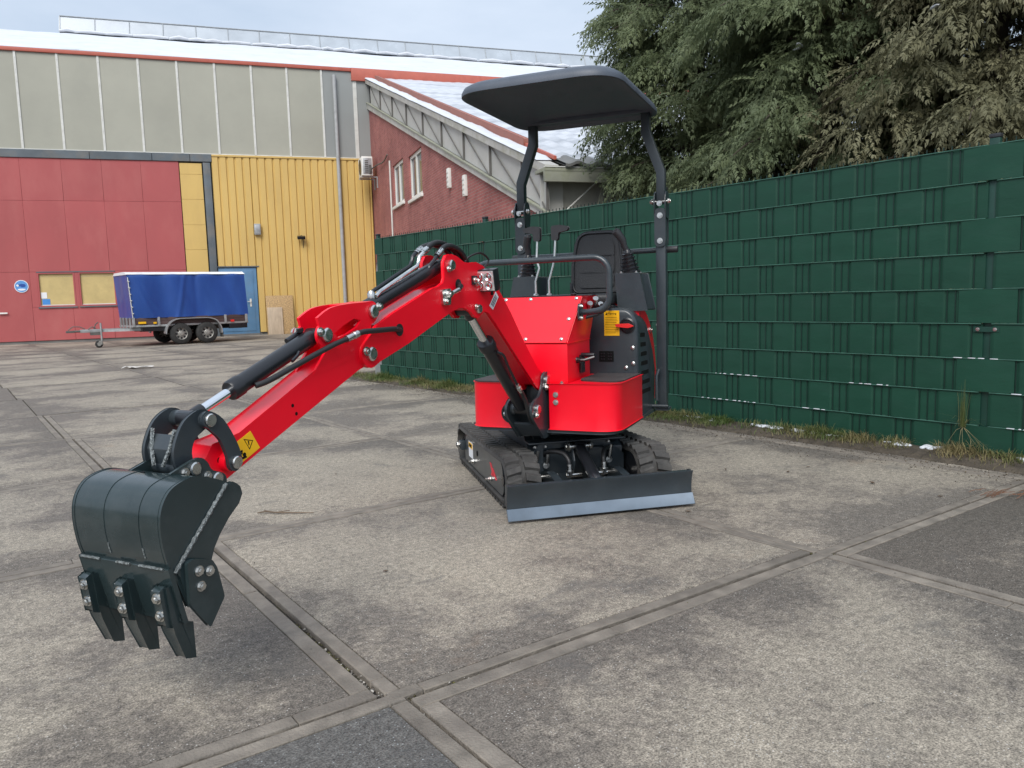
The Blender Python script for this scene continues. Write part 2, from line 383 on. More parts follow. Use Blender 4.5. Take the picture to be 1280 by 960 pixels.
for a, b in zip(POSTS[:-1], POSTS[1:]):
    bm = nb(); x = a+.05; n = int((b-a-.1)/.0525)
    for i in range(n+1):
        q = 5.766+.0525*(round((a+.05-5.766)/.0525)+i)
        if a+.035 < q < b-.035: box(bm, q-.0030, q+.0030, -.0128, -.0076, .02, 2.006)
    fin('upright_wires', bm, FWIRE, fence, kind='stuff', smooth=False)
    bm = nb()
    for z in ZB[1:]:
        for yo in (-.0185, -.0035): cyl(bm, (a+.03, yo, z-.002), (b-.03, yo, z-.002), .0042, 6)
    fin('cross_wires', bm, FLINE, fence, kind='stuff')
    for k in range(9):
        odd = k % 2 == 0
        x0, x1 = (a+.022, b-.022)
        if odd: x0, x1 = a+.11, b-.11
        fin('privacy_strip', at_strip(x0, x1, k), FGREEN, fence, smooth=False)
for p in POSTS:
    for k in range(0, 9, 2):
        bm = nb(); z0, z1 = ZB[k]+.004, ZB[k+1]-.003; prev = None
        for q, y in [(-.17, -.0172), (-.12, -.0185), (-.06, -.021), (-.035, -.023), (.035, -.023), (.06, -.021), (.12, -.0185), (.17, -.0172)]:
            if p < 1 and q < -.04: continue
            r = [bm.verts.new((p+q, y, z0)), bm.verts.new((p+q, y, z1)), bm.verts.new((p+q, y+.002, z1)), bm.verts.new((p+q, y+.002, z0))]
            if prev:
                for i in range(4): addf(bm, [prev[i], r[i], r[(i+1) % 4], prev[(i+1) % 4]])
            else: addf(bm, r)
            prev = r
        addf(bm, prev[::-1]); fin('privacy_strip', bm, FGREEN, fence, ang=30)

# ------------------------------------------------------------------ mini excavator
UO = Vector((.251, 4.745, 0)); TO = Vector((.3711, 4.6953, 0))
FB, FU, FM = FR(UO, 166), FR(TO, 203.5), FR(TO, 208)        # undercarriage, upper structure, boom (x forward, y machine-left)
ex = thing('mini_excavator', 'red mini excavator with black canopy and dozer blade standing on the concrete slabs', 'excavator', FB)
def ep(name, bm, m, fr, bev=.003, seg=2, par=None, **k): return fin(name, bm, m, par or ex, fr, bev=bev, seg=seg, **k)

# --- tracks
def trackpath(n=150):
    P = [Vector((x, .018)) for x in np.linspace(-.66, .52, 40)]
    P += [Vector((.520+.130*math.sin(a), .150-.132*math.cos(a))) for a in np.linspace(0.08, math.pi-.06, 24)]
    P += [Vector((x, .281-.010*(.5-x)/1.15-.006*math.sin((x+.66)/1.16*math.pi))) for x in np.linspace(.5, -.66, 34)]
    P += [Vector((-.665-.128*math.sin(a), .145+.128*math.cos(a))) for a in np.linspace(.06, math.pi-.06, 24)]
    d = [0]
    for i in range(len(P)): d.append(d[-1]+(P[(i+1) % len(P)]-P[i]).length)
    tot = d[-1]; o = []
    for k in range(n):
        s_ = tot*k/n; i = max(j for j in range(len(P)) if d[j] <= s_+1e-9); t = (s_-d[i])/max(1e-9, d[i+1]-d[i])
        o.append(P[i].lerp(P[(i+1) % len(P)], t))
    return o, tot
TP, TL = trackpath(144)
def nrm(i):
    t = TP[(i+1) % len(TP)]-TP[i-1]; t.normalize(); return Vector((t.y, -t.x)), t
for sd_ in (-1, 1):
    y0, y1 = (.275, .465) if sd_ > 0 else (-.465, -.275)
    bm = nb(); n = len(TP); prof = [(-.028, 0), (-.012, .003), (0, .012), (0, .06), (-.005, .085), (-.005, .105), (0, .13), (0, .178), (-.012, .187), (-.028, .19)]
    rows = []
    for i in range(n):
        nn, t = nrm(i)
        rows.append([bm.verts.new((TP[i].x+nn.x*h, y0+yy, TP[i].y+nn.y*h)) for h, yy in prof])
    for i in range(n):
        a, b = rows[i], rows[(i+1) % n]
        for k in range(len(prof)): addf(bm, [a[k], b[k], b[(k+1) % len(prof)], a[(k+1) % len(prof)]])
    # tread lugs: two staggered rows
    for i in range(0, n, 3):
        for h in (0, 1):
            ii = (i+(1 if h else 0)) % n; ya, yb = (y0+.004, y0+.083) if h == 0 else (y0+.107, y0+.186)
            vs = []
            for (dk, hh) in ((-1.25, -.004), (-.62, .012), (.62, .012), (1.25, -.004)):
                for yq, sk in ((ya, -.35 if h == 0 else .45), (yb, .45 if h == 0 else -.35)):
                    f = ii+dk+sk; i0 = int(math.floor(f)) % n; fr_ = f-math.floor(f); p = TP[i0].lerp(TP[(i0+1) % n], fr_); nn, t = nrm(i0)
                    vs.append(bm.verts.new((p.x+nn.x*hh, yq, p.y+nn.y*hh)))
            for q in ((0, 1, 3, 2), (2, 3, 5, 4), (4, 5, 7, 6), (0, 2, 4, 6), (1, 7, 5, 3)): addf(bm, [vs[k] for k in q])
    tr = ep('track', bm, RUB, FB, bev=0, ang=30)
    s0 = sd_
    yo = .452*s0; yi = .30*s0
    bm = nb(); prism(bm, rc([(-.56, .065), (.50, .065), (.53, .12), (.49, .235), (-.50, .225), (-.57, .16)], .03), min(yo, yi), max(yo, yi)); 
    tf = ep('track_frame', bm, DARK, FB, bev=.006)
    for cx, cz, rr in ((-.665, .147, .10), (.515, .150, .098)):
        bm = nb(); lathe(bm, (cx, .285*s0, cz), (0, s0, 0), [(0, rr*.9), (.0, rr), (.13, rr), (.13, rr*.8), (.145, rr*.55), (.145, .03), (.17, .03), (.17, 0)], 24); ep('idler_wheel', bm, BLACK, FB, bev=0, par=tr)
    for cx in (-.4, -.13, .14, .38):
        bm = nb(); lathe(bm, (cx, .30*s0, .068), (0, s0, 0), [(0, .048), (.12, .048), (.13, .03), (.14, .03), (.14, 0)], 18); ep('track_roller', bm, BLACK, FB, bev=0, par=tr)
    bm = nb(); box(bm, -.62, -.56, min(yo, yo+.03*s0), max(yo, yo+.03*s0), .12, .18); hexbolt(bm, (-.60, yo+.03*s0, .15), (0, s0, 0), .022, .02, 1); ep('idler_block', bm, [DARK, ZINC], FB, bev=.004, par=tf)
    for cx, cz in ((-.27, .10), (.22, .095)):
        bm = nb(); hexbolt(bm, (cx, yo, cz), (0, s0, 0), .012, .018); cyl(bm, (cx, yo, cz), (cx, yo+.035*s0, cz), .007, 10); ep('bolt', bm, ZINC, FB, bev=0, par=tf)
    if s0 < 0:
        bm = nb(); box(bm, -.43, -.30, yo-.0015, yo-.0003, .105, .205, 0); box(bm, -.425, -.305, yo-.0022, yo-.0014, .165, .20, 1)
        box(bm, -.41, -.33, yo-.003, yo-.0021, .172, .192, 2); ep('frame_decal', bm, [WHITE, ORG, INK], FB, bev=0, par=tf)
        bm = nb()      # red emblem: two slanted strokes and two feet
        for pl in ([(.20, .188), (.235, .188), (.30, .125), (.265, .118)], [(.255, .168), (.28, .168), (.37, .118), (.335, .112)], [(.225, .118), (.275, .116), (.28, .130), (.24, .136)]):
            prism(bm, pl, yo-.0022, yo-.0004)
        ep('frame_emblem', bm, mat('emblem_red', (.7, .02, .04), .45), FB, bev=0, par=tf)
        bm = nb(); cyl(bm, (-.16, yo, .17), (-.16, yo-.003, .17), .018, 16); ep('frame_hole_shade', bm, INK, FB, bev=0, par=tf)  # solid black disc, hole shade painted on the frame side
# --- centre frame
bm = nb(); prism(bm, [(-.45, .10), (.40, .10), (.40, .27), (.30, .335), (-.35, .335), (-.45, .27)], -.275, .275)
ep('centre_frame', bm, DARK, FB, bev=.008)
bm = nb()
for sy in (-1, 1):
    prism(bm, [(-.30, .335), (.30, .335), (.22, .385), (-.22, .385)], sy*.15-.006, sy*.15+.006)
prism(bm, [(-.28, -.28), (.28, -.28), (.28, .28), (-.28, .28)], .336, .345, 'xy'); 
for sy in (-1, 1): prism(bm, [(.30, .343), (.36, .30), (.12, .395), (-.1, .395)], sy*.22, sy*.225)
cyl(bm, (0, 0, .335), (0, 0, .385), .30, 40, r2=.23)
ep('frame_pedestal', bm, GREYP, FB, bev=.003)
bm = nb(); lathe(bm, (0, 0, .375), (0, 0, 1), [(0, .20), (0, .235), (.012, .24), (.025, .235), (.026, .22), (.045, .22), (.045, 0)], 40)
for k in range(18): hexbolt(bm, (.215*math.cos(k*.349), .215*math.sin(k*.349), .402), (0, 0, 1), .01, .01, 1)
ep('swing_ring', bm, [GREYP, ZINC], FB, bev=0)
# front plate with two openings
bm = nb(); 
prism(bm, [(-.275, .09), (-.275, .235), (-.215, .312), (-.05, .312), (-.05, .29), (-.20, .285), (-.20, .14), (-.05, .13), (-.05, .09)], .405, .42, 'yz')
prism(bm, [(.275, .09), (.275, .225), (.17, .312), (.05, .312), (.05, .29), (.16, .285), (.19, .22), (.19, .14), (.05, .13), (.05, .09)], .405, .42, 'yz')
for sy in (-1, 1): prism(bm, [(.40, .09), (.47, .12), (.50, .22), (.46, .30), (.40, .33)], sy*.045-.007, sy*.045+.007)
box(bm, .30, .43, -.28, .28, .312, .322)
ep('front_plate', bm, DARK, FB, bev=.003)
bm = nb()
for (y, z) in ((-.245, .195), (-.185, .195), (.185, .20)):
    tube(bm, [(.435, y, z), (.44, y+.012, z+.085)], .010, 8); hexbolt(bm, (.43, y, z), (1, 0, 0), .014, .014)
    hexbolt(bm, (.425, y, z+.10), (0, 0, 1), .010, .008)
ep('stud_bolt', bm, ZINC, FB, bev=0)
# blade and its arms
bm = nb(); outer = [(.805+.022*((z-.10)/.10)**2, z) for z in np.linspace(.062, .190, 9)]
prism(bm, outer+[(p[0]-.010, p[1]) for p in outer[::-1]], -.503, .503)
for y in (-.503, .493): prism(bm, [(.79, .06), (.80, .06), (.802, .19), (.775, .19), (.77, .12)], y, y+.010)
box(bm, .775, .797, -.30, .30, .09, .15)
box(bm, .768, .796, -.495, .495, .165, .186)
bl = ep('dozer_blade', bm, DARK, FB, bev=.002)
bm = nb(); prism(bm, [(.812, .072), (.842, .018), (.835, .014), (.802, .065)], -.506, .506); ep('cutting_edge', bm, STEELB, FB, bev=.0015, par=bl)
for y in (-.19, .19):
    bm = nb(); prism(bm, sp2([(.40, .15), (.52, .175), (.64, .165), (.80, .13)], 4)+sp2([(.80, .07), (.64, .105), (.52, .115), (.40, .09)], 4), y-.022, y+.022); ep('blade_arm', bm, DARK, FB, bev=.004)
    bm = nb(); cyl(bm, (.45, y-.05, .135), (.45, y+.05, .135), .013, 14); hexbolt(bm, (.45, y-.05, .135), (0, -1, 0), .016, .014); hexbolt(bm, (.45, y+.05, .135), (0, 1, 0), .016, .014); ep('arm_pin', bm, ZINC, FB, bev=0)
def cylinder(name, p0, p1, split, rb, rr, fr, horn=.035, side=None, headr=1.18):
    """hydraulic cylinder: barrel from p0, rod to p1"""
    p0, p1 = Vector(p0), Vector(p1); ax = (p1-p0).normalized(); tot = (p1-p0).length; a = tot*split
    bm = nb(); lathe(bm, p0+ax*.02, ax, [(0, rb*.75), (.004, rb*.97), (.015, rb), (a-.045, rb), (a-.043, rb*headr), (a-.006, rb*headr), (a, rb*headr*.9), (a, rb*.5)], 24)
    cyl(bm, p0-Vector((0, horn, 0)), p0+Vector((0, horn, 0)), rb*.85, 18)
    o = ep(name, bm, BLACK, fr, bev=0)
    bm = nb(); lathe(bm, p0+ax*(a-.03), ax, [(0, rr), (tot-a-.01, rr), (tot-a-.01, 0)], 18); ep('piston_rod', bm, CHROME, fr, bev=0, par=o)
    bm = nb(); cyl(bm, p1-Vector((0, horn, 0)), p1+Vector((0, horn, 0)), rb*.82, 18); lathe(bm, p1-ax*.055, ax, [(0, rr*1.05), (.003, rr*1.35), (.04, rr*1.35)], 16); ep('rod_eye', bm, BLACK, fr, bev=0, par=o)
    return o
bc = cylinder('blade_cylinder', (.46, -.0, .295), (.755, 0, .145), .90, .032, .015, FB, .03)
bm = nb(); cyl(bm, (.46, -.062, .295), (.46, .062, .295), .015, 14); hexbolt(bm, (.46, -.056, .295), (0, -1, 0), .022, .022); hexbolt(bm, (.46, .056, .295), (0, 1, 0), .018, .018); ep('cylinder_pin', bm, ZINC, FB, bev=0)
for sy in (-1, 1):
    bm = nb(); tube(bm, [(.38, .19*sy, .235), (.46, .17*sy, .275), (.53, .12*sy, .275), (.57, .10*sy, .245), (.578, .098*sy, .215)], .012, 10, sub=6); ep('hydraulic_hose', bm, HOSE, FB, bev=0)
    bm = nb(); cyl(bm, (.578, .098*sy, .222), (.582, .097*sy, .178), .014, 12); hexbolt(bm, (.582, .097*sy, .190), (0, 0, -1), .018, .03); cyl(bm, (.582, .115*sy, .165), (.582, .03*sy, .165), .0115, 12); ep('hose_fitting', bm, ZINC, FB, bev=0)

# --- platform
cut = .115
plan = rc([(.575, .43), (.575, .055), (.05, .055), (.05, .43)], [.12, 0, 0, .0], 8)
bm = nb(); prism(bm, plan, .418, .664, 'xy'); pf_ = ep('floor_platform', bm, RED, FU, bev=.006)
bm = nb(); prism(bm, rc([(.575, -.12), (.575, -.42), (.05, -.42), (.05, -.12)], [0, .12, 0, 0], 8), .418, .664, 'xy'); pf2 = ep('floor_platform', bm, RED, FU, bev=.006)
bm = nb(); prism(bm, rc([(.565, .42), (.565, -.41), (-.45, -.40), (-.45, .41)], [.12, .12, .05, .05], 6), .398, .418, 'xy'); box(bm, -.3, .4, -.25, .25, .385, .399); ep('turntable_plate', bm, DARK, FU, bev=.003)
bm = nb(); prism(bm, rc([(.50, .42), (.44, .19), (.36, .17), (.06, .17), (.06, .42)], [.10, .03, .05, 0, 0], 6), .665, .671, 'xy'); ep('floor_mat', bm, MATW, FU, bev=.002, par=pf_)
bm = nb(); prism(bm, rc([(.57, -.125), (.57, -.415), (.06, -.415), (.06, -.125)], [.02, .11, 0, 0], 6), .665, .671, 'xy'); ep('floor_mat', bm, MATW, FU, bev=.002, par=pf2)
bm = nb()
for z in (.565, .605): hexbolt(bm, (.575, .095, z), (1, 0, 0), .011, .012)
hexbolt(bm, (.56, .125, .664), (0, 0, 1), .009, .010)
ep('platform_bolt', bm, ZINC, FU, bev=0, par=pf_)
bm = nb(); lathe(bm, (.576, -.165, .50), (1, 0, 0), [(0, .055), (.006, .055), (.006, .045), (.002, .045), (.002, 0)], 24); ep('pin_hole_shade', bm, BLACK, FU, bev=0, par=pf2)  # black dished disc paints the dark of a hole; nothing is cut
# --- control console
bm = nb(); box(bm, .16, .545, -.155, .155, .664, .874); con = ep('control_console', bm, RED, FU, bev=.006)
bm = nb(); a = [(.545, .155, .8745), (.545, -.155, .8745), (.16, -.155, .8745), (.16, .155, .8745)]; b = [(.425, .205, 1.12), (.425, -.275, 1.12), (.17, -.275, 1.12), (.17, .205, 1.12)]
va, vb = [bm.verts.new(p) for p in a], [bm.verts.new(p) for p in b]
addf(bm, va); addf(bm, vb[::-1])
for i in range(4): addf(bm, [va[i], va[(i+1) % 4], vb[(i+1) % 4], vb[i]])
ep('console_hopper', bm, RED, FU, bev=.005, par=con)
def panel_pt(u, v):     # u 0..1 machine-right to left, v 0..1 bottom to top
    y = (-.15-.118*v)+(u)*((.15+.05*v)-(-.15-.118*v)); return Vector((.548-.120*v, y, .878+.240*v))
pn = Vector((.898, 0, .44)).normalized()
bm = nb(); q = [panel_pt(*t) for t in ((0, 0), (1, 0), (1, .99), (0, .99))]; va = [bm.verts.new(p+pn*.001) for p in q]; vb = [bm.verts.new(p+pn*.005) for p in q]
addf(bm, va); addf(bm, vb[::-1])
for i in range(4): addf(bm, [va[i], va[(i+1) % 4], vb[(i+1) % 4], vb[i]])
cp = ep('console_panel', bm, RED, FU, bev=.0015, par=con)
for t in ((.38, .95), (.95, .95), (.93, .5), (.90, .07), (.25, .07), (.06, .95)):
    bm = nb(); p = panel_pt(*t)+pn*.005; lathe(bm, p, pn, [(0, .010), (.003, .010), (.006, .006), (.006, 0)], 14); ep('panel_bolt', bm, ZINC, FU, bev=0, par=con)
bm = nb(); box(bm, .30, .36, .157, .172, .70, .80); ep('console_hinge', bm, BLACK, FU, bev=.004, par=con)
# pedal
bm = nb(); tube(bm, [(.40, .155, .775), (.40, .20, .775), (.38, .25, .79)], .009, 8); lathe(bm, (.40, .157, .775), (0, 1, 0), [(0, .016), (.02, .016), (.02, .01)], 12); ep('safety_lever', bm, BLACK, FU, bev=0)
bm = nb(); cyl(bm, (.36, .17, .80), (.36, .245, .80), .012, 12); hexbolt(bm, (.40, .156, .775), (0, 1, 0), .013, .012, 1); ep('lever_grip', bm, [BLACK, ZINC], FU, bev=.002)
# hidden hoses at the side of the console
for k in range(5):
    bm = nb(); tube(bm, [(.30-.03*k, .17, 1.0+.015*k), (.24, .235+.01*k, 1.02+.012*k), (.14, .26, 1.05+.01*k), (.05, .24, 1.06)], .010, 8, sub=5); ep('hydraulic_hose', bm, HOSE, FU, bev=0)
for p in ((.30, .20, 1.05), (.26, .22, 1.075), (.20, .23, 1.045)):
    bm = nb(); lathe(bm, p, (.6, .3, .6), [(0, .012), (.03, .012), (.03, .016), (.045, .016)], 8); ep('hose_fitting', bm, ZINC, FU, bev=0)
# --- grab bar
bm = nb()
arc = lambda c, a0, a1, r=.08: [(.50, c[0]+r*math.cos(R(a)), c[1]+r*math.sin(R(a))) for a in np.linspace(a0, a1, 7)]
path = [(.47, -.24, 1.04), (.50, -.30, 1.035)]+arc((-.31, 1.115), 270, 180, .08)+arc((-.31, 1.232), 180, 90, .08)+arc((.29, 1.232), 90, 0, .085)+arc((.30, 1.115), 0, -80, .075)+[(.48, .27, 1.036), (.44, .19, 1.034)]
tube(bm, path, .0165, 14); gb = ep('grab_bar', bm, DARK, FU, bev=0)
for y in (.197, -.25):
    bm = nb(); prism(bm, rc([(.41, .99), (.48, .99), (.48, 1.08), (.41, 1.08)], .02), y-.004, y+.004); hexbolt(bm, (.445, y+.004, 1.065), (0, 1, 0), .010, .010, 1); hexbolt(bm, (.445, y+.004, 1.003), (0, 1, 0), .010, .010, 1); ep('bar_flange', bm, [DARK, ZINC], FU, bev=0, par=gb)
# --- engine housing
bm = nb(); prev = None; RS = .115
for z in (.402, .43, .52, .60, .655, .71, .775, .84, .90, .931, .955, .978, 1.0, 1.016, 1.029, 1.038, 1.044, 1.046):
    t = max(0, z-(1.046-RS)); hw = .405-(RS-math.sqrt(max(0, RS*RS-t*t))); xb = float(np.interp(z, (.402, .655, .775, .945, 1.0, 1.046), (-.385, -.41, -.355, -.20, -.11, -.04)))
    xf = .045-.018*max(0, (z-1.02)/.026)**2
    row = [bm.verts.new((x, y, z)) for x, y in rc([(xf, hw), (xf, -hw), (xb, -hw), (xb, hw)], [.028, .028, .05, .05], 4)]
    if prev:
        for i in range(len(row)): addf(bm, [prev[i], prev[(i+1) % len(row)], row[(i+1) % len(row)], row[i]])
    else: addf(bm, row[::-1])
    prev = row
addf(bm, prev); eh = ep('engine_housing', bm, DARK, FU, bev=0, ang=40)
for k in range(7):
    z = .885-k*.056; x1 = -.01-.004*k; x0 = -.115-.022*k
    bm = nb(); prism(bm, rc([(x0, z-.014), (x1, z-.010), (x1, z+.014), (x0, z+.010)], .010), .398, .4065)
    ep('louvre_slot_shade', bm, INK, FU, bev=0, par=eh)  # solid near-black plates: the shade inside the louvre openings as colour
for y, z in ((.375, .815), (.377, .725), (.335, .70)):
    bm = nb(); lathe(bm, (.045, y, z), (1, 0, 0), [(0, .012), (.004, .012), (.008, .006), (.008, 0)], 14); ep('cover_bolt', bm, ZINC, FU, bev=0, par=eh)
bm = nb(); box(bm, .0455, .047, .208, .298, .886, 1.030); st = ep('warning_sticker', bm, YEL, FU, bev=0, par=eh, label='yellow warning sticker with small print')
MS = FU @ Matrix.Translation((.0475, .253, 1.013)) @ Matrix(((0, 0, 1), (1, 0, 0), (0, 1, 0))).to_4x4()
textmesh('sticker_lettering', 'Warning', .016, INK, st, MS)
bm = nb(); prism(bm, [(.216, 1.006), (.228, 1.006), (.222, 1.020)], .0472, .0476, 'yz')
for k in range(10):
    box(bm, .0471, .0475, .215, .215+random.uniform(.055, .076), .990-.0098*k, .9918-.0098*k)
ep('sticker_print', bm, INK, FU, bev=0, par=st)
bm = nb(); lathe(bm, (.045, .345, .943), (1, 0, 0), [(0, .045), (.006, .045), (.010, .036), (.004, .034), (.004, 0)], 24); ep('key_switch', bm, BLACK, FU, bev=0, par=eh)
bm = nb(); prism(bm, rc([(.283, .940), (.355, .932), (.385, .940), (.355, .954), (.283, .952)], .008), .055, .075, 'yz'); ep('isolator_handle', bm, REDP, FU, bev=.003, par=eh)
bm = nb(); box(bm, .0455, .0475, .175, .262, .735, .797); ep('fuse_cover', bm, INK, FU, bev=0, par=eh)
bm = nb()
for y in (.19, .205, .232, .247):
    for z in (.75, .766, .782): box(bm, .0475, .052, y-.004, y+.004, z-.004, z+.004)
ep('fuse_rows', bm, BLACK, FU, bev=0, par=eh)
cov = rc([(-.06, .60), (-.06, 1.075), (-.25, 1.01), (-.42, .86), (-.50, .62), (-.48, .46), (-.3, .46)], [0, .05, .10, .10, .06, .03, 0], 5)
bm = nb(); prism(bm, cov, -.385, .385)
es = [e for e in bm.edges if abs(abs(e.verts[0].co.y)-.385) < 1e-4 and abs(e.verts[0].co.y-e.verts[1].co.y) < 1e-4]
bmesh.ops.bevel(bm, geom=es, offset=.04, segments=5, profile=.5, affect='EDGES'); ec = ep('engine_cover', bm, RED, FU, bev=0, ang=28)
bm = nb(); hexbolt(bm, (-.33, .385, .90), (0, 1, 0), .014, .014); ep('cover_latch', bm, ZINC, FU, bev=0, par=ec)
# --- arm boxes, joysticks
for sy, nm in ((1, 1), (-1, -1)):
    def bx4(y0, y1, y2, y3, z0, z1):
        bm = nb(); f = [(y0, z0), (y1, z0), (y2, z1), (y3, z1)]; prism(bm, [(p[0]*sy, p[1]) for p in f], -.26, -.045, 'yz'); return bm
    ab = ep('armrest_box', bx4(.270, .435, .390, .255, 1.03, 1.238), DARK, FU, bev=.006)
    bm = nb(); box(bm, -.25, -.05, .255*sy if sy > 0 else -.39, .39 if sy > 0 else -.255, 1.2385, 1.2445); ep('armrest_plate', bm, GREYP, FU, bev=.002, par=ab)
    c0 = Vector((-.12, .325*sy, 1.245)); c1 = Vector((-.10, .310*sy if sy > 0 else -.315, 1.37)); ax = c1-c0
    js = nb(); pr = []; nr = 6; LT = ax.length
    for k in range(nr):
        r0 = .056-.026*k/nr; pr += [(LT*k/nr, r0), (LT*(k+.35)/nr, r0+.002), (LT*(k+.55)/nr, r0-.010), (LT*(k+.95)/nr, r0-.011)]
    pr += [(LT, .022), (LT+.01, .018), (LT+.01, 0)]
    lathe(js, c0, ax, pr, 20); jo = ep('joystick', js, RUB if False else BLACK, FU, bev=0, ang=60)
    bm = nb(); g0 = c1; tip = Vector((-.07, .252 if sy > 0 else -.300, 1.488))
    tube(bm, [g0, g0.lerp(tip, .25), g0.lerp(tip, .55)+Vector((0, .010*sy, 0)), g0.lerp(tip, .85)+Vector((0, .004*sy, 0)), tip, tip+(tip-g0).normalized()*.012], [.017, .017, .021, .024, .024, .012], 14)
    ep('joystick_grip', bm, PLAST, FU, bev=0, par=jo)
    bm = nb()
    for dx, dy in ((.045, .045), (.045, -.045), (-.045, .045)): hexbolt(bm, c0+Vector((dx, dy*sy, 0)), (0, 0, 1), .008, .008)
    ep('boot_bolt', bm, ZINC, FU, bev=0, par=jo)
# --- seat
bm = nb(); tl = Matrix.Translation((-.33, .045, 1.14)) @ Matrix.Rotation(R(-9), 4, 'Y')
outl = rc([(-.150, 0), (.150, 0), (.158, .17), (.130, .375), (-.130, .375), (-.158, .17)], [.04, .04, .03, .07, .07, .03], 5)
prism(bm, outl, -.10, -.015, 'yz', M=tl); se = ep('seat', bm, VINYL, FU, bev=.018, seg=4)
bm = nb(); inn = rc([(-.105, .035), (.105, .035), (.108, .17), (.092, .318), (-.092, .318), (-.108, .17)], .025, 4)
for a, b in ((.035, .118), (.124, .225), (.231, .318)):
    pts = rc([(-.104, a), (.104, a), (.104 if b < .3 else .092, b), (-.104 if b < .3 else -.092, b)], .02, 4)
    prism(bm, pts, -.03, -.004, 'yz', M=tl)
ep('seat_padding', bm, VINYL, FU, bev=.008, seg=3, par=se)
bm = nb(); tube(bm, [tl @ Vector((-.008, p[0]*1.005, p[1]*1.002)) for p in outl+outl[:1]], .006, 8); ep('seat_piping', bm, VINYL, FU, bev=0, par=se)
bm = nb(); box(bm, -.36, .06, -.16, .25, 1.055, 1.13); ep('seat_cushion', bm, VINYL, FU, bev=.03, seg=4, par=se)
bm = nb(); box(bm, -.38, .03, -.25, .26, 1.044, 1.06); 
for y in (-.12, .19): prism(bm, [(-.40, 1.05), (-.34, 1.05), (-.34, 1.2), (-.38, 1.2)], y-.01, y+.01)
ep('seat_bracket', bm, BLACK, FU, bev=.003, par=se)
# --- travel levers
for y0, ym, y1, kd in ((-.150, -.158, -.140, -1), (-.068, -.070, -.030, 1)):
    bm = nb(); tube(bm, [(.20, y0, 1.12), (.20, y0, 1.21), (.195, y0+.022, 1.285), (.19, y1-.006, 1.33), (.185, y1, 1.44)], .0072, 8); lathe(bm, (.20, y0, 1.12), (0, 0, 1), [(0, .018), (.012, .018), (.02, .010)], 12)
    lv = ep('travel_lever', bm, ZINC, FU, bev=0)
    M = Matrix.Translation((.185, y1, 1.44)); bm = nb(); s_ = kd
    prism(bm, rc([(-.016*s_, 0), (.016*s_, .0), (.020*s_, .042), (.075*s_, .052), (.080*s_, .068), (.03*s_, .078), (-.018*s_, .074)], .010, 3), -.015, .015, 'yz', M=M)
    ep('lever_knob', bm, PLAST, FU, bev=.006, par=lv)
bm = nb(); box(bm, .17, .24, -.29, .20, 1.115, 1.128)
lathe(bm, (.24, .09, 1.128), (0, 0, 1), [(0, .018), (.006, .018), (.006, 0)], 12); ep('lever_base', bm, BLACK, FU, bev=.003)
# --- roll-over frame and canopy
for sy in (-1, 1):
    def sq(bm, p, q, hw, M=None):
        p, q = Vector(p), Vector(q)
        A = [bm.verts.new(p+Vector((dx, dy, 0))) for dx, dy in ((-hw, -hw), (hw, -hw), (hw, hw), (-hw, hw))]; B = [bm.verts.new(q+Vector((dx, dy, 0))) for dx, dy in ((-hw, -hw), (hw, -hw), (hw, hw), (-hw, hw))]
        addf(bm, A[::-1]); addf(bm, B)
        for i in range(4): addf(bm, [A[i], A[(i+1) % 4], B[(i+1) % 4], B[i]])
    y = .455*sy
    bm = nb(); sq(bm, (-.36, y, .405), (-.36, y, 1.60), .030); lp = ep('canopy_post', bm, DARK, FU, bev=.006)
    bm = nb(); pts = [(-.36, y, 1.655), (-.36, y, 1.845), (-.36, .365*sy, 2.085), (-.36, .365*sy, 2.235)]; prev = None
    for i, p in enumerate(pts):
        hw = .026; v = [bm.verts.new((p[0]+dx, p[1]+dy, p[2]+(dy*.35*sy if i in (1,) else dy*.35*sy if i == 2 else 0))) for dx, dy in ((-hw, -hw), (hw, -hw), (hw, hw), (-hw, hw))]
        if prev:
            for k in range(4): addf(bm, [prev[k], prev[(k+1) % 4], v[(k+1) % 4], v[k]])
        else: addf(bm, v[::-1])
        prev = v
    addf(bm, prev); ep('canopy_post', bm, DARK, FU, bev=.005)
    for xx in (-.324, -.404):
        bm = nb(); prism(bm, rc([(y-.034, 1.40), (y+.034, 1.40), (y+.034, 1.63), (y-.034, 1.63)], .034, 6), xx, xx+.008, 'yz')
        for z in (1.435, 1.585): hexbolt(bm, (xx+.008, y, z), (1, 0, 0), .013, .012, 1)
        ep('hinge_plate', bm, [DARK, ZINC], FU, bev=0, par=lp)
    for dy in (-.036, .030):
        bm = nb(); prism(bm, rc([(-.40, 1.57), (-.32, 1.57), (-.305, 1.66), (-.33, 1.73), (-.39, 1.73), (-.415, 1.66)], .03, 4), y+dy, y+dy+.007)
        ep('hinge_ear', bm, DARK, FU, bev=.001, par=lp)
    bm = nb(); cyl(bm, (-.335, y-.055, 1.668), (-.335, y+.055, 1.668), .007, 10); hexbolt(bm, (-.335, y-.046, 1.668), (0, -1, 0), .014, .014); hexbolt(bm, (-.335, y+.046, 1.668), (0, 1, 0), .014, .014)
    hexbolt(bm, (-.305, y, 1.655), (1, 0, 0), .012, .012); ep('hinge_bolt', bm, ZINC, FU, bev=0, par=lp)
    bm = nb(); box(bm, -.40, -.30, y-.035, y+.045, .405, .42); tube(bm, [(-.30, y-.01, .66), (-.285, y-.02, .62), (-.285, y-.02, .47)], .010, 8); cyl(bm, (-.29, y-.05, .435), (-.29, y+.05, .435), .011, 10); hexbolt(bm, (-.29, y-.055, .435), (0, -1, 0), .016, .015, 1); ep('post_foot', bm, [DARK, ZINC], FU, bev=0, par=lp)
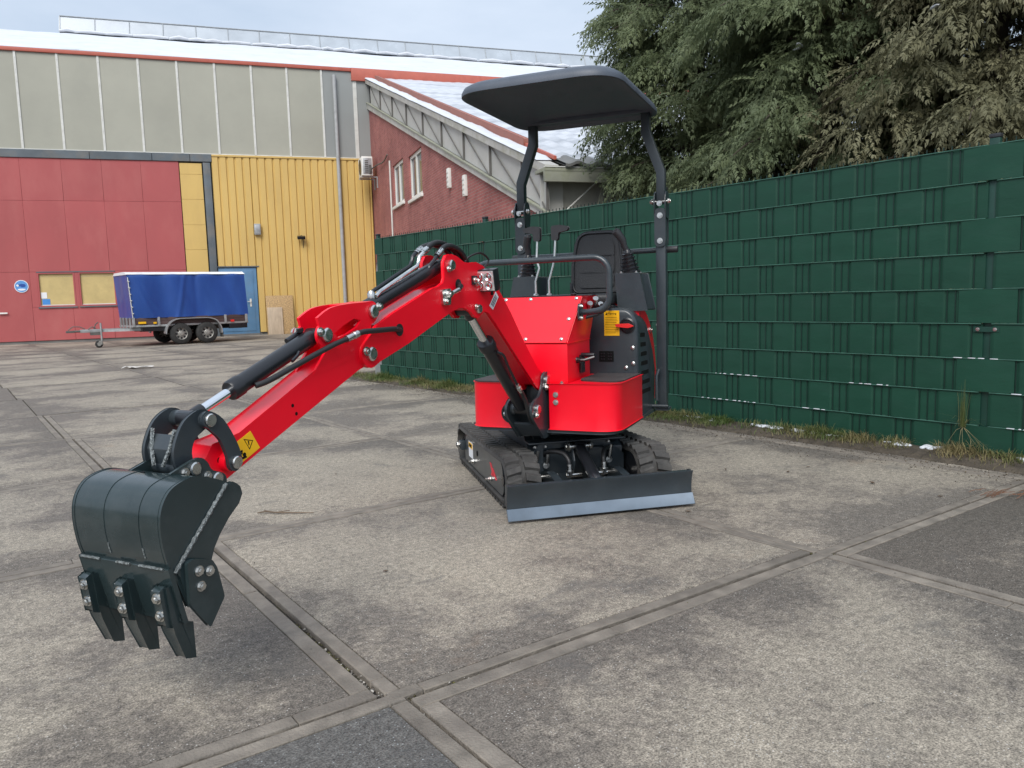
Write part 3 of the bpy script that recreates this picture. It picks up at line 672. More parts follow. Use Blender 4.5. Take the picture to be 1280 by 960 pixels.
bm = nb(); tube(bm, [(-.40, -.50, 1.375), (-.40, .50, 1.385)], .0165, 14); ep('rear_rail', bm, DARK, FU, bev=0)
bm = nb(); cyl(bm, (-.40, .478, 1.385), (-.40, .545, 1.386), .021, 12); cyl(bm, (-.40, -.478, 1.375), (-.40, -.545, 1.374), .021, 12); ep('rail_end_cap', bm, PLAST, FU, bev=.004)
# canopy shell
def canopy_ring(off, z, r=.21, dz=0):
    o = rc([(.625-off, .45-off), (.625-off, -.445+off), (-.455+off, -.445+off), (-.455+off, .45-off)], max(.03, r-off*.5), 10)
    return [(x, y, z+.012*(x+.3)-.008) for x, y in o]
bm = nb(); rings = [canopy_ring(.20, 2.234), canopy_ring(.10, 2.226), canopy_ring(.030, 2.204), canopy_ring(.010, 2.188), canopy_ring(.0, 2.190), canopy_ring(.0, 2.206), canopy_ring(.012, 2.232), canopy_ring(.04, 2.250), canopy_ring(.12, 2.268), canopy_ring(.26, 2.280)]
RV = [[bm.verts.new(p) for p in r] for r in rings]
for a, b in zip(RV[:-1], RV[1:]):
    for i in range(len(a)): addf(bm, [a[i], a[(i+1) % len(a)], b[(i+1) % len(b)], b[i]])
addf(bm, RV[0][::-1]); addf(bm, RV[-1])
cn = ep('canopy_roof', bm, CANO, FU, bev=0, ang=50)
bm = nb()
box(bm, -.40, -.32, -.39, .39, 2.196, 2.226)
ep('canopy_rib', bm, CANO, FU, bev=.006, par=cn)

# --- boom (boom frame: x forward, y left, z up)
up_edge = [(.556, .712), (.613, .742), (.77, .90), (.90, 1.045), (.984, 1.128), (1.03, 1.170), (1.10, 1.232), (1.16, 1.268), (1.221, 1.283), (1.287, 1.277), (1.326, 1.281), (1.379, 1.303), (1.424, 1.312), (1.462, 1.306), (1.482, 1.28), (1.484, 1.25), (1.482, 1.215), (1.495, 1.190), (1.536, 1.174), (1.579, 1.167)]
lo_edge = [(1.501, 1.053), (1.42, 1.080), (1.37, 1.089), (1.323, 1.086), (1.275, 1.068), (1.245, 1.045), (1.214, 1.038), (1.188, 1.052), (1.157, 1.068), (1.116, 1.058), (1.047, 1.003), (.63, .652), (.59, .632), (.555, .630), (.522, .648), (.512, .680), (.526, .704)]
plate = up_edge+[(1.857, 1.073), (1.962, 1.030)]+circ((2.006, .933), .048, 9, 55, -110)+[(1.95, .905), (1.767, .959)]+lo_edge
bodyp = [(.60, .70), (.77, .885), (.984, 1.110), (1.06, 1.175), (1.15, 1.225), (1.25, 1.235), (1.36, 1.20), (1.579, 1.162), (1.857, 1.068), (1.93, 1.036), (1.93, .915), (1.767, .963), (1.501, 1.057), (1.37, 1.092), (1.323, 1.089), (1.26, 1.072), (1.16, 1.08), (1.116, 1.063), (1.047, 1.008), (.64, .665)]
bm = nb(); prism(bm, bodyp, -.047, .047); bo = ep('boom', bm, RED, FM, bev=.002)
for a, b in ((.046, .062), (-.062, -.046)):
    bm = nb(); prism(bm, plate, a, b); ep('boom_side_plate', bm, RED, FM, bev=.004, par=bo)
def pin(x, z, hw, r, fr, par, ear=True, side=1, ang=35):
    """pin head with a bolted keeper ear"""
    bm = nb(); cyl(bm, (x, -hw, z), (x, hw, z), r*.8, 18)
    for s in (-1, 1):
        lathe(bm, (x, s*hw*.97, z), (0, s, 0), [(0, r*1.05), (.010, r*1.05), (.014, r*.9), (.015, r*.75), (.014, r*.5), (.014, 0)], 20)
        if ear:
            ex_, ez = x+1.5*r*math.cos(R(ang)), z+1.5*r*math.sin(R(ang))
            box(bm, -.9*r, .9*r, -.004, .004, -.55*r, .55*r, 0, M=Matrix.Translation((x+.8*r*math.cos(R(ang)), s*(hw+.004), z+.8*r*math.sin(R(ang)))) @ Matrix.Rotation(R(-ang), 4, 'Y'))
            hexbolt(bm, (ex_, s*(hw+.004), ez), (0, s, 0), r*.5, .013)
    return ep('pin', bm, ZINC, fr, bev=0, par=par)
pin(2.006, .933, .064, .025, FM, bo, ang=20); pin(1.434, 1.268, .064, .022, FM, bo, ang=-30); pin(1.214, 1.076, .064, .020, FM, bo, ang=20)
bm = nb()
prism(bm, rc([(1.46, 1.10), (1.52, 1.10), (1.525, 1.165), (1.455, 1.17)], .012), .062, .074); hexbolt(bm, (1.50, .074, 1.115), (0, 1, 0), .012, .014); hexbolt(bm, (1.485, .074, 1.145), (0, 1, 0), .015, .018)
tube(bm, [(1.46, .082, 1.15), (1.42, .088, 1.163), (1.40, .084, 1.175)], .010, 10); ep('hose_union', bm, ZINC, FM, bev=0, par=bo)
bm = nb(); tube(bm, [(1.415, .086, 1.168), (1.395, .084, 1.178), (1.38, .064, 1.185)], .013, 10); prism(bm, circ((1.378, 1.186), .024, 20), .0625, .064); prism(bm, circ((1.823, 1.012), .024, 20), .0625, .064); ep('hose_grommet', bm, HOSE, FM, bev=0, par=bo)
bm = nb(); va = [(1.046, 1.153), (1.020, 1.128), (1.078, 1.068), (1.112, 1.088)]; prism(bm, va, .0622, .0632); wst = ep('boom_sticker', bm, WHITE, FM, bev=0, par=bo, label='small white sticker with print')
bm = nb()
for k in range(3):
    f = .25+.25*k; a = Vector(va[0]).lerp(Vector(va[1]), f); b = Vector(va[3]).lerp(Vector(va[2]), f); a2 = a.lerp(b, .15); b2 = a.lerp(b, .85); d = Vector((.0016, .0016))
    prism(bm, [tuple(a2-d), tuple(b2-d), tuple(b2+d), tuple(a2+d)], .0631, .0635)
ep('sticker_print', bm, INK, FM, bev=0, par=wst)
bm = nb(); prism(bm, circ((1.085, 1.145), .009, 14), .062, .068); ep('boom_plug', bm, BLACK, FM, bev=0, par=bo)
# work lamp on the boom
ml = Matrix.Translation((1.175, .088, 1.205)) @ Matrix.Rotation(R(4), 4, 'Z') @ Matrix.Rotation(R(12), 4, 'Y')
bm = nb(); box(bm, -.030, .022, -.052, .052, -.050, .050, M=ml); 
for k in range(5): box(bm, -.046, -.028, -.046+.021*k, -.040+.021*k, -.046, .046, M=ml)
lm = ep('work_lamp', bm, BLACK, FM, bev=.004)
bm = nb(); box(bm, .021, .0245, -.047, .047, -.045, .045, M=ml); ep('lamp_lens', bm, LENS, FM, bev=.002, par=lm)
bm = nb()
for (y, z) in ((-.022, .02), (.022, .02), (-.022, -.02), (.022, -.02)): lathe(bm, ml @ Vector((.024, y, z)), ml.to_3x3() @ Vector((1, 0, 0)), [(0, .017), (.006, .018), (.001, .010), (.004, .004), (.004, 0)], 16)
ep('lamp_reflector', bm, CHROME, FM, bev=0, par=lm)
bm = nb(); box(bm, 1.225, 1.265, .062, .070, 1.185, 1.225); hexbolt(bm, (1.25, .070, 1.205), (0, 1, 0), .011, .016, 1); hexbolt(bm, (1.235, .070, 1.19), (0, 1, 0), .009, .014, 1); ep('lamp_bracket', bm, [BLACK, ZINC], FM, bev=0, par=lm)
bm = nb(); tube(bm, [(1.13, .05, 1.262), (1.10, .06, 1.30), (1.16, .05, 1.33), (1.24, .03, 1.305), (1.25, .02, 1.27)], .005, 6, sub=5); ep('lamp_cable', bm, HOSE, FM, bev=0, par=lm)
# boom cylinder, bracket
cylinder('boom_cylinder', (.672, 0, .54), (1.214, 0, 1.076), .68, .037, .020, FM, .05)
bm = nb(); tube(bm, [(1.02, .045, .865), (.985, .062, .845), (.93, .06, .78), (.82, .058, .665)], .007, 8, sub=4); ep('hydraulic_pipe', bm, BLACK, FM, bev=0)
bm = nb(); tube(bm, [(.82, .058, .665), (.76, .058, .60), (.70, .052, .50), (.62, .05, .44)], .011, 10, sub=4); ep('hydraulic_hose', bm, HOSE, FM, bev=0)
bm = nb(); lathe(bm, (.845, .058, .69), (-.68, 0, -.73), [(0, .010), (.02, .010), (.02, .014), (.04, .014), (.04, .010), (.06, .010)], 10); ep('hose_fitting', bm, ZINC, FM, bev=0)
brk = rc([(.535, .728), (.585, .712), (.595, .65), (.64, .60), (.70, .585), (.735, .545), (.72, .50), (.59, .373), (.485, .39), (.50, .56), (.495, .69)], [.03, .03, .03, .02, .03, .03, .03, .005, 0, 0, .03], 4)
bm = nb()
for a, b in ((.066, .082), (-.082, -.066)): prism(bm, brk, a, b)
prism(bm, [(.47, .39), (.485, .39), (.50, .64), (.485, .64)], -.082, .082); prism(bm, [(.49, .385), (.58, .38), (.66, .455), (.645, .465), (.57, .398), (.50, .398)], -.07, .07)
bk = ep('boom_bracket', bm, DARK, FM, bev=.003)
pin(.553, .678, .084, .026, FM, bk, ang=-60); pin(.672, .54, .084, .024, FM, bk, ang=-50)
bm = nb(); cyl(bm, (.672, -.065, .54), (.672, -.04, .54), .034, 20); cyl(bm, (.672, .04, .54), (.672, .065, .54), .034, 20); ep('pin_boss', bm, DARK, FM, bev=.003, par=bk)
# arm cylinder with pipes and hoses
cylinder('arm_cylinder', (1.434, 0, 1.268), (1.966, 0, 1.087), .93, .031, .016, FM, .03, headr=1.12)
for yo, zz in ((.016, 0), (-.016, .004)):
    bm = nb(); tube(bm, [(1.90, yo, 1.143+zz), (1.875, yo, 1.160+zz), (1.62, yo, 1.262+zz), (1.605, yo, 1.285+zz), (1.60, yo, 1.30+zz), (1.57, yo, 1.318+zz)], .008, 8); ep('hydraulic_pipe', bm, BLACK if yo < 0 else ZINC, FM, bev=0)
bm = nb(); tube(bm, [(1.52, .018, 1.22), (1.535, .018, 1.255), (1.50, .020, 1.285), (1.475, .020, 1.308)], .008, 8, sub=4); ep('hydraulic_pipe', bm, BLACK, FM, bev=0)
for yo, a in ((-.016, [(1.575, 1.316), (1.52, 1.345), (1.43, 1.358), (1.34, 1.335), (1.26, 1.27)]), (.020, [(1.475, 1.308), (1.42, 1.345), (1.35, 1.352), (1.27, 1.325), (1.215, 1.262)]), (.0, [(1.56, 1.316), (1.47, 1.36), (1.39, 1.363), (1.30, 1.335), (1.235, 1.268)])):
    bm = nb(); tube(bm, [(x, yo, z) for x, z in a], .0125, 10, sub=6); ep('hydraulic_hose', bm, HOSE, FM, bev=0)
    p, q = Vector((a[0][0], yo, a[0][1])), Vector((a[1][0], yo, a[1][1])); bm = nb(); lathe(bm, p, q-p, [(0, .013), (.012, .013), (.012, .0145), (.045, .0145), (.045, .012)], 10); ep('hose_fitting', bm, ZINC, FM, bev=0)
bm = nb(); lathe(bm, (1.905, .0, 1.135), (.1, 0, 1), [(0, .016), (.02, .016), (.03, .010), (.03, 0)], 10); ep('pipe_union', bm, ZINC, FM, bev=0)

# --- arm
armb = [(2.02, .895), (2.064, .883), (2.545, .684), (2.705, .617), (2.75, .60)]+circ((2.772, .638), .036, 8, -100, 60)+[(2.76, .688), (2.735, .722), (2.635, .738), (2.321, .880), (2.20, .932), (2.06, .97), (1.985, .965), (1.965, .93), (1.985, .90)]
bm = nb(); prism(bm, armb, -.0455, .0455); ar = ep('arm', bm, RED, FM, bev=.006)
brkt = sp2([(1.932, 1.070), (1.936, 1.108), (1.962, 1.126), (2.002, 1.123), (2.108, 1.118), (2.199, 1.106), (2.265, 1.075)], 3)+circ((2.23, 1.015), .042, 8, 50, -60)+[(2.235, .955), (2.30, .886), (2.20, .90), (2.06, .93), (1.99, .95), (1.985, 1.0), (1.975, 1.04), (1.95, 1.052)]
hole = [(2.185, 1.018), (2.13, 1.045), (2.07, 1.066), (2.035, 1.058), (2.06, 1.035), (2.12, 1.012), (2.165, 1.002)]
def holed(bm, outer, hl, a, b):
    """plate with a hole: bridge the two loops by a slit"""
    i = min(range(len(outer)), key=lambda k: (Vector(outer[k])-Vector(hl[0])).length)
    o = outer[i:]+outer[:i+1]; ar_ = lambda p: sum(p[k-1][0]*p[k][1]-p[k][0]*p[k-1][1] for k in range(len(p)))
    h = hl+hl[:1]
    if ar_(outer)*ar_(hl) > 0: h = h[::-1]
    n = len(o)
    for pts_, fl in ((o+h, 0),):
        va = [bm.verts.new((p[0], a, p[1])) for p in pts_]; vb = [bm.verts.new((p[0], b, p[1])) for p in pts_]
        addf(bm, va); addf(bm, vb[::-1])
        for k in range(len(pts_)-1):
            if k == n-1: continue
            addf(bm, [va[k], va[k+1], vb[k+1], vb[k]])
for a, b in ((.036, .047), (-.047, -.036)):
    bm = nb(); holed(bm, brkt, hole, a, b); ep('arm_gusset', bm, RED, FM, bev=0, par=ar)
pin(1.966, 1.087, .050, .024, FM, ar, ang=150); pin(2.23, 1.015, .050, .024, FM, ar, ang=20)
bm = nb(); prism(bm, [(1.962, 1.126), (2.002, 1.123), (2.108, 1.117), (2.108, 1.110), (2.002, 1.113), (1.97, 1.115)], -.036, .036); ep('arm_top_plate', bm, RED, FM, bev=0, par=ar)
bm = nb()
for (x, z) in ((2.405, .795), (2.39, .766)): cyl(bm, (x, .045, z), (x, .0463, z), .006, 12)
cyl(bm, (2.715, .045, .675), (2.715, .0463, .675), .010, 14); ep('arm_hole_shade', bm, INK, FM, bev=0, par=ar)  # flat black discs paint the shade of holes in the arm
dq = [(2.650, .717), (2.592, .742), (2.558, .684), (2.641, .648)]
bm = nb(); prism(bm, dq, .0458, .0466); dc = ep('warning_decal', bm, ORG, FM, bev=0, par=ar, label='orange warning decal with a triangle')
bm = nb(); tri = [(2.622, .722), (2.584, .712), (2.600, .685)]; ti = [tuple(Vector(p).lerp(Vector((2.602, .706)), .24)) for p in tri]
for i in range(3): prism(bm, [tri[i], tri[(i+1) % 3], ti[(i+1) % 3], ti[i]], .0465, .0469)
prism(bm, [(2.606, .714), (2.600, .712), (2.600, .700), (2.603, .699)], .0465, .0469)
prism(bm, circ((2.622, .674), .007, 10), .0465, .0469); prism(bm, [(2.642, .667), (2.615, .670), (2.612, .664), (2.638, .659)], .0465, .0469)
prism(bm, [(2.633, .690), (2.628, .690), (2.629, .676), (2.634, .677)], .0465, .0469); prism(bm, [(2.645, .684), (2.633, .690), (2.632, .685), (2.642, .679)], .0465, .0469)
ep('decal_print', bm, INK, FM, bev=0, par=dc)
bm = nb(); cyl(bm, (2.692, -.07, .668), (2.692, .07, .668), .030, 20); ep('link_boss', bm, RED, FM, bev=.003, par=ar)
# bucket cylinder, hose
cylinder('bucket_cylinder', (2.23, 0, 1.015), (2.777, 0, .806), .68, .0295, .015, FM, .028, headr=1.1)
bm = nb(); tube(bm, [(1.823, .064, 1.012), (1.88, .078, 1.018), (1.951, .08, 1.018), (2.061, .078, 1.017), (2.10, .077, 1.010)], .0105, 10, sub=5); ep('hydraulic_hose', bm, HOSE, FM, bev=0)
bm = nb(); tube(bm, [(2.155, .074, .996), (2.226, .068, .978), (2.38, .06, .930), (2.50, .05, .89), (2.548, .034, .876)], .0095, 10, sub=5); ep('hydraulic_hose', bm, HOSE, FM, bev=0)
bm = nb(); lathe(bm, (2.095, .077, 1.012), (2.155-2.095, -.003, .996-1.012), [(0, .011), (0, .014), (.02, .014), (.022, .012), (.04, .0135), (.062, .0135), (.062, .010)], 12); ep('hose_fitting', bm, ZINC, FM, bev=0)
bm = nb(); tube(bm, [(2.35, .034, .965), (2.37, .045, .955), (2.40, .050, .940)], .006, 8); cyl(bm, (2.27, -.026, 1.028), (2.34, -.026, 1.0), .010, 10); lathe(bm, (2.29, -.01, 1.03), (.2, 0, 1), [(0, .012), (.012, .012), (.012, 0)], 8); ep('hydraulic_pipe', bm, BLACK, FM, bev=0)
# linkage
gl = sp2([(2.800, .806), (2.790, .828), (2.768, .827), (2.729, .800), (2.692, .740), (2.672, .690), (2.672, .662), (2.692, .644), (2.714, .655), (2.720, .69), (2.742, .744), (2.778, .780)], 3, True)
bk2 = sp2([(2.752, .806), (2.765, .829), (2.800, .834), (2.845, .810), (2.874, .766), (2.886, .724), (2.876, .680), (2.848, .656), (2.824, .672), (2.830, .720), (2.815, .758), (2.780, .780)], 3, True)
for s in (-1, 1):
    bm = nb(); prism(bm, gl, s*.080-.006, s*.080+.006); ep('guide_link', bm, DARK, FM, bev=.002)
    bm = nb(); prism(bm, bk2, s*.060-.006, s*.060+.006); ep('bucket_link', bm, DARK, FM, bev=.002)
bm = nb(); prism(bm, [(2.858, .775), (2.878, .735), (2.87, .69), (2.845, .665), (2.84, .67), (2.862, .70), (2.868, .735), (2.85, .77)], -.055, .055)
bm2 = bm; cyl(bm, (2.777, -.088, .806), (2.777, .088, .806), .024, 20); cyl(bm, (2.848, -.054, .683), (2.848, .054, .683), .024, 18); ep('link_crossplate', bm, DARK, FM, bev=.002)
bm = nb(); tube(bm, [(2.862, .045, .79), (2.876, .038, .74), (2.888, .018, .69)], .006, 6); tube(bm, [(2.862, -.045, .79), (2.876, -.038, .74), (2.888, -.018, .69)], .006, 6); ep('weld_seam', bm, WELD, FM, bev=0)
for x, z, hw, r in ((2.777, .806, .088, .019), (2.692, .668, .088, .019)):
    bm = nb()
    for s in (-1, 1): lathe(bm, (x, s*(hw-.003), z), (0, s, 0), [(0, r), (.008, r), (.011, r*.85), (.011, 0)], 20)
    ep('pin', bm, ZINC, FM, bev=0)

# --- bucket
HWB = .167
FK = FM @ Matrix.Translation((2.85, .185, 0)) @ Matrix.Rotation(R(2.3), 4, 'Z') @ Matrix.Translation((-2.85, -.167, 0))
shell = sp2([(2.815, .640), (2.835, .652), (2.877, .670), (2.92, .682), (2.962, .680), (3.001, .667), (3.026, .641), (3.039, .609), (3.042, .563), (3.034, .502), (3.018, .450)], 4)
def off(p, d):
    o = []
    for i in range(len(p)):
        t = Vector(p[min(i+1, len(p)-1)])-Vector(p[max(i-1, 0)]); t.normalize(); o.append((p[i][0]-t.y*-d*-1*-1 if False else p[i][0]+t.y*-d, p[i][1]+t.x*d*1)) 
    return o
inner = off(shell, -.007)
bm = nb(); prism(bm, shell+inner[::-1], -HWB+.004, HWB-.004); bu = ep('bucket', bm, BKT, FK, bev=0, ang=30)
side = shell+[(3.012, .445), (2.978, .350), (2.94, .395), (2.898, .447), (2.884, .480), (2.860, .513), (2.826, .548), (2.785, .579)]+sp2([(2.770, .603), (2.776, .626), (2.798, .641)], 3)
for s in (-1, 1):
    bm = nb(); y = s*HWB; prism(bm, side, min(y, y-s*.010), max(y, y-s*.010)); ep('bucket_side', bm, BKT, FK, bev=.0015, par=bu)
    bm = nb(); prism(bm, [(3.008, .452), (3.000, .440), (2.974, .350), (2.94, .395), (2.898, .447), (2.884, .480), (2.860, .513), (2.826, .548), (2.785, .579), (2.771, .603), (2.777, .624), (2.798, .640), (2.822, .640)], min(y, y+s*.006), max(y, y+s*.006)); ep('side_wear_plate', bm, BKT, FK, bev=.0012, par=bu)
    bm = nb(); a, b = Vector((3.014, s*(HWB+.004), .452)), Vector((2.824, s*(HWB+.004), .642))
    tube(bm, [a.lerp(b, k/30)+Vector((0, 0, .0012*(k % 2))) for k in range(31)], [.0045+.001*((k*7) % 3) for k in range(31)], 8); ep('weld_seam', bm, WELD, FK, bev=0, par=bu)
    cutp = [(2.985, .471), (2.962, .474), (2.907, .454), (2.893, .430), (2.874, .344), (2.927, .280), (2.984, .361)]
    bm = nb(); prism(bm, rc(cutp, .006, 2), min(y+s*.007, y+s*.020), max(y+s*.007, y+s*.020)); sc_ = ep('side_cutter', bm, BKT, FK, bev=.0025, par=bu)
    for x, z in ((2.953, .441), (2.918, .430), (2.950, .399)):
        bm = nb(); hexbolt(bm, (x, y+s*.020, z), (0, s, 0), .0105, .009); ep('bolt', bm, ZINC, FK, bev=0, par=bu)
bm = nb(); prism(bm, [(3.031, .466), (3.022, .468), (2.985, .314), (2.995, .310)], -HWB-.003, HWB+.003); box(bm, 0, .001, 0, .001, 0, .001) if False else None
ep('lip_plate', bm, BKT, FK, bev=.002, par=bu)
for (p, q) in ((-.16, -.085), (-.02, .03), (.065, .152)):
    bm = nb(); tube(bm, [(3.033, p+(q-p)*k/8, .466+.001*(k % 2)) for k in range(9)], .0038, 6); ep('weld_seam', bm, WELD, FK, bev=0, par=bu)
for y in (-.064, .066):
    bm = nb()
    strip = off(shell[6:34], .010); prism(bm, [p for p in off(shell[8:38], .0015)]+off(shell[8:38], -.002)[::-1], y-.022, y+.022)
    ep('wear_strip', bm, BKT, FK, bev=0, par=bu, ang=30)
    for e in (.023,):
        for rng_ in ((35, 38),):
            bm = nb(); pts = off(shell, .001)[rng_[0]:rng_[1]]; tube(bm, [(p[0], y+e, p[1]) for p in pts], .0022, 5); ep('weld_seam', bm, WELD, FK, bev=0, par=bu)
bm = nb(); p = shell[20]; cyl(bm, (2.93, -.02, .676), (2.932, -.02, .6842), .006, 12); ep('drain_hole_shade', bm, INK, FK, bev=0, par=bu)  # black stub in place of an opening, its shade put in as colour
for y in (-.138, 0, .138):
    bm = nb(); prof_ = [(3.034, .418), (3.022, .418), (3.000, .318), (2.964, .302), (2.956, .203), (2.986, .213), (3.016, .290), (3.024, .318)]
    n = len(prof_)
    half = [.023, .023, .024, .025, .018, .018, .023, .024]
    va = [bm.verts.new((p[0], y-h, p[1])) for p, h in zip(prof_, half)]; vb = [bm.verts.new((p[0], y+h, p[1])) for p, h in zip(prof_, half)]
    addf(bm, va); addf(bm, vb[::-1])
    for i in range(n): addf(bm, [va[i], va[(i+1) % n], vb[(i+1) % n], vb[i]])
    ep('tooth', bm, BKT, FK, bev=.0025, par=bu)
    bm = nb(); prism(bm, [(3.031, .420), (3.048, .412), (3.036, .318), (3.018, .310)], y-.017, y+.017); ep('tooth_shank', bm, BKT, FK, bev=.004, par=bu)
    d = Vector((1, 0, -.12))
    for x, z in ((3.047, .393), (3.041, .345)):
        bm = nb(); hexbolt(bm, (x-.002, y, z), d, .011, .010); ep('bolt', bm, ZINC, FK, bev=0, par=bu)
ear = rc([(2.925, .684), (2.826, .712), (2.80, .690), (2.79, .664), (2.735, .645), (2.738, .605), (2.79, .590), (2.90, .640)], [.0, .03, .01, .02, .03, .03, .0, 0], 4)
for s in (-1, 1):
    bm = nb(); prism(bm, ear, s*.075-.006, s*.075+.006); ep('bucket_ear', bm, BKT, FK, bev=.002, par=bu)
    for x, z, r in ((2.848, .683, .019), (2.772, .638, .019)):
        bm = nb(); lathe(bm, (x, s*.080, z), (0, s, 0), [(0, r), (.008, r), (.011, r*.8), (.011, 0)], 20); hexbolt(bm, (x+.033, s*.081, z-.004 if x > 2.8 else z+.016), (0, s, 0), .010, .010); ep('pin', bm, ZINC, FK, bev=0, par=bu)

# ------------------------------------------------------------------ industrial hall (x along the front, -y towards the yard)
HALL = FR((-16.58, 26.026, 0), 71.5)
WRED = mat('weathered_red_sheet', (.37, .078, .078), .62, var=.08, scale=.9, rnd=.05, dirt=(.43, .125, .115), dscale=1.1, damt=.5, stretch=(1, 1, .45), bump=.1, bscale=4)
WYEL = mat('yellow_sheet', (.60, .41, .13), .55, var=.06, scale=1.2, dirt=(.47, .31, .11), dscale=1.6, damt=.45, stretch=(1, 1, .3))
WGREY = mat('grey_green_cladding', (.345, .34, .28), .5, var=.07, scale=.6, rnd=.04, dirt=(.28, .28, .235), dscale=.8, damt=.35)
WGREY2 = mat('grey_cladding', (.255, .268, .26), .5, var=.06, scale=.6, rnd=.03)
BATTEN = mat('pale_batten', (.62, .62, .58), .5, var=.1, dirt=(.35, .34, .3), damt=.5)
TRIM = mat('salmon_red_trim', (.43, .105, .07), .5, var=.08, dirt=(.40, .10, .07), dscale=2, damt=.4)
LINT = mat('slate_blue_lintel', (.095, .115, .13), .6, var=.2, scale=2, dirt=(.21, .17, .12), dscale=1.5, damt=.5, rnd=.1)
BOARD = mat('yellowed_blind', (.52, .40, .17), .6, var=.12, scale=2, dirt=(.36, .27, .12), dscale=3, damt=.4)
BDOOR = mat('blue_door_paint', (.10, .22, .37), .5, var=.12, scale=2, dirt=(.14, .22, .30), dscale=3, damt=.5)
GALV = mat('galvanised', (.42, .43, .43), .45, metal=.6, var=.15, scale=10, dirt=(.25, .25, .24), damt=.4)
PVCG = mat('grey_pvc_pipe', (.36, .37, .37), .5, var=.1, dirt=(.22, .22, .2), dscale=2, damt=.4)
FRAMEW = mat('white_frame', (.74, .74, .70), .45, var=.06, dirt=(.5, .5, .46), damt=.3)
GLASS = mat('dark_window_glass', (.10, .115, .12), .08, var=.3, scale=1.5)
POLY = mat('translucent_ridge_sheet', (.38, .42, .46), .25, var=.1, scale=1.5, spec=.6)
CONC = mat('plinth_concrete', (.16, .155, .145), .8, var=.2, dirt=(.07, .065, .06), damt=.6)
hall = thing('industrial_hall', 'large hall with red sheeting, yellow ribbed wall, grey upper cladding and snowy roof', 'building', HALL)
hp = lambda name, bm, m, bev=0, par=None, **k: fin(name, bm, m, par or hall, HALL, bev=bev, **k)
bm = nb(); box(bm, -9, 34, .12, 9, 0, 9.35); hp('core_wall', bm, CONC)
bm = nb(); box(bm, -9, 12.3, .0, .11, -.06, .10); hp('plinth', bm, CONC)
# red sheets
colx = [5.62-1.2*k for k in range(13)]; WX0, WX1, WZ0, WZ1 = 1.03, 3.36, 1.20, 2.335
def sheet(x0, x1, z0, z1, m, name='wall_panel', d=.035, y=0, slant=0):
    bm = nb(); g = .0022; o = random.uniform(-.001, .001)
    box(bm, x0+g, x1-g, y-d+o, y+.08, z0+g, z1-g); hp(name, bm, m, bev=.004, seg=1)
for k in range(12):
    a, b = colx[k+1], colx[k]
    for z0, z1 in ((.09, 2.36), (2.36, 4.68), (4.68, 6.05)):
        if z0 < 1 and b > WX0 and a < WX1:
            sheet(a, b, z0, WZ0, WRED)
            if a < WX0: sheet(a, WX0, WZ0, z1, WRED)
            if b > WX1: sheet(WX1, b, WZ0, z1, WRED)
        else: sheet(a, b, z0, z1, WRED)
for x0, x1 in ((WX0, 2.13), (2.25, WX1)):
    bm = nb(); a, b, c, d = x0+.045, x1-.045, WZ0+.045, WZ1-.045
    box(bm, x0, x1, -.045, .05, WZ0, c); box(bm, x0, x1, -.045, .05, d, WZ1); box(bm, x0, a, -.045, .05, c, d); box(bm, b, x1, -.045, .05, c, d)
    wn = hp('window', bm, WRED)
    bm = nb(); box(bm, a, b, .01, .03, c, d); hp('window_blind', bm, BOARD, par=wn)
    bm = nb(); box(bm, a, b, .01, .024, d-.10, d-.09); box(bm, a, b, -.002, .012, c, c+.03); hp('window_rail', bm, BATTEN, par=wn)
    bm = nb(); box(bm, x0-.03, x1+.03, -.07, -.03, WZ0-.04, WZ0); hp('sill', bm, LINT, par=wn)
    if x0 < 1.5:
        for (p, q, r_, s_, mm) in ((.0, .17, .06, .22, WHITE), (.02, .25, .0, .20, 'B')):
            bm = nb(); box(bm, a+.02+p, a+.02+q, .002, .009, c+.02+r_+(.16 if mm is WHITE else 0), c+.02+s_+(.2 if mm is WHITE else 0))
            hp('window_sticker', bm, mat('sticker_blue', (.06, .25, .62), .4) if mm == 'B' else mm, par=wn)
bm = nb(); box(bm, 2.135, 2.245, -.04, .05, WZ0, WZ1); hp('window_mullion', bm, WRED)
bm = nb(); box(bm, WX0-.01, WX1+.01, -.055, -.02, WZ1, WZ1+.035); hp('window_head', bm, LINT)
# narrow yellow sheets, post and lintel
for z0, z1 in ((.1, 1.3), (1.3, 2.2), (2.2, 3.05), (3.05, 3.9), (3.9, 4.77), (4.77, 5.62), (5.62, 6.0)): sheet(5.64, 6.36, z0, z1, WYEL, d=.03)
bm = nb(); box(bm, 6.40, 6.64, -.09, .1, 0, 6.02); hp('door_post', bm, LINT, bev=.01)
x = -9
while x < 6.7:
    q = min(6.70, x+random.choice([1.2, 1.9, 2.6])); bm = nb(); box(bm, x+.006, q-.006, -.075, .1, 6.05, 6.31); hp('lintel', bm, LINT, bev=.006, seg=1); x = q
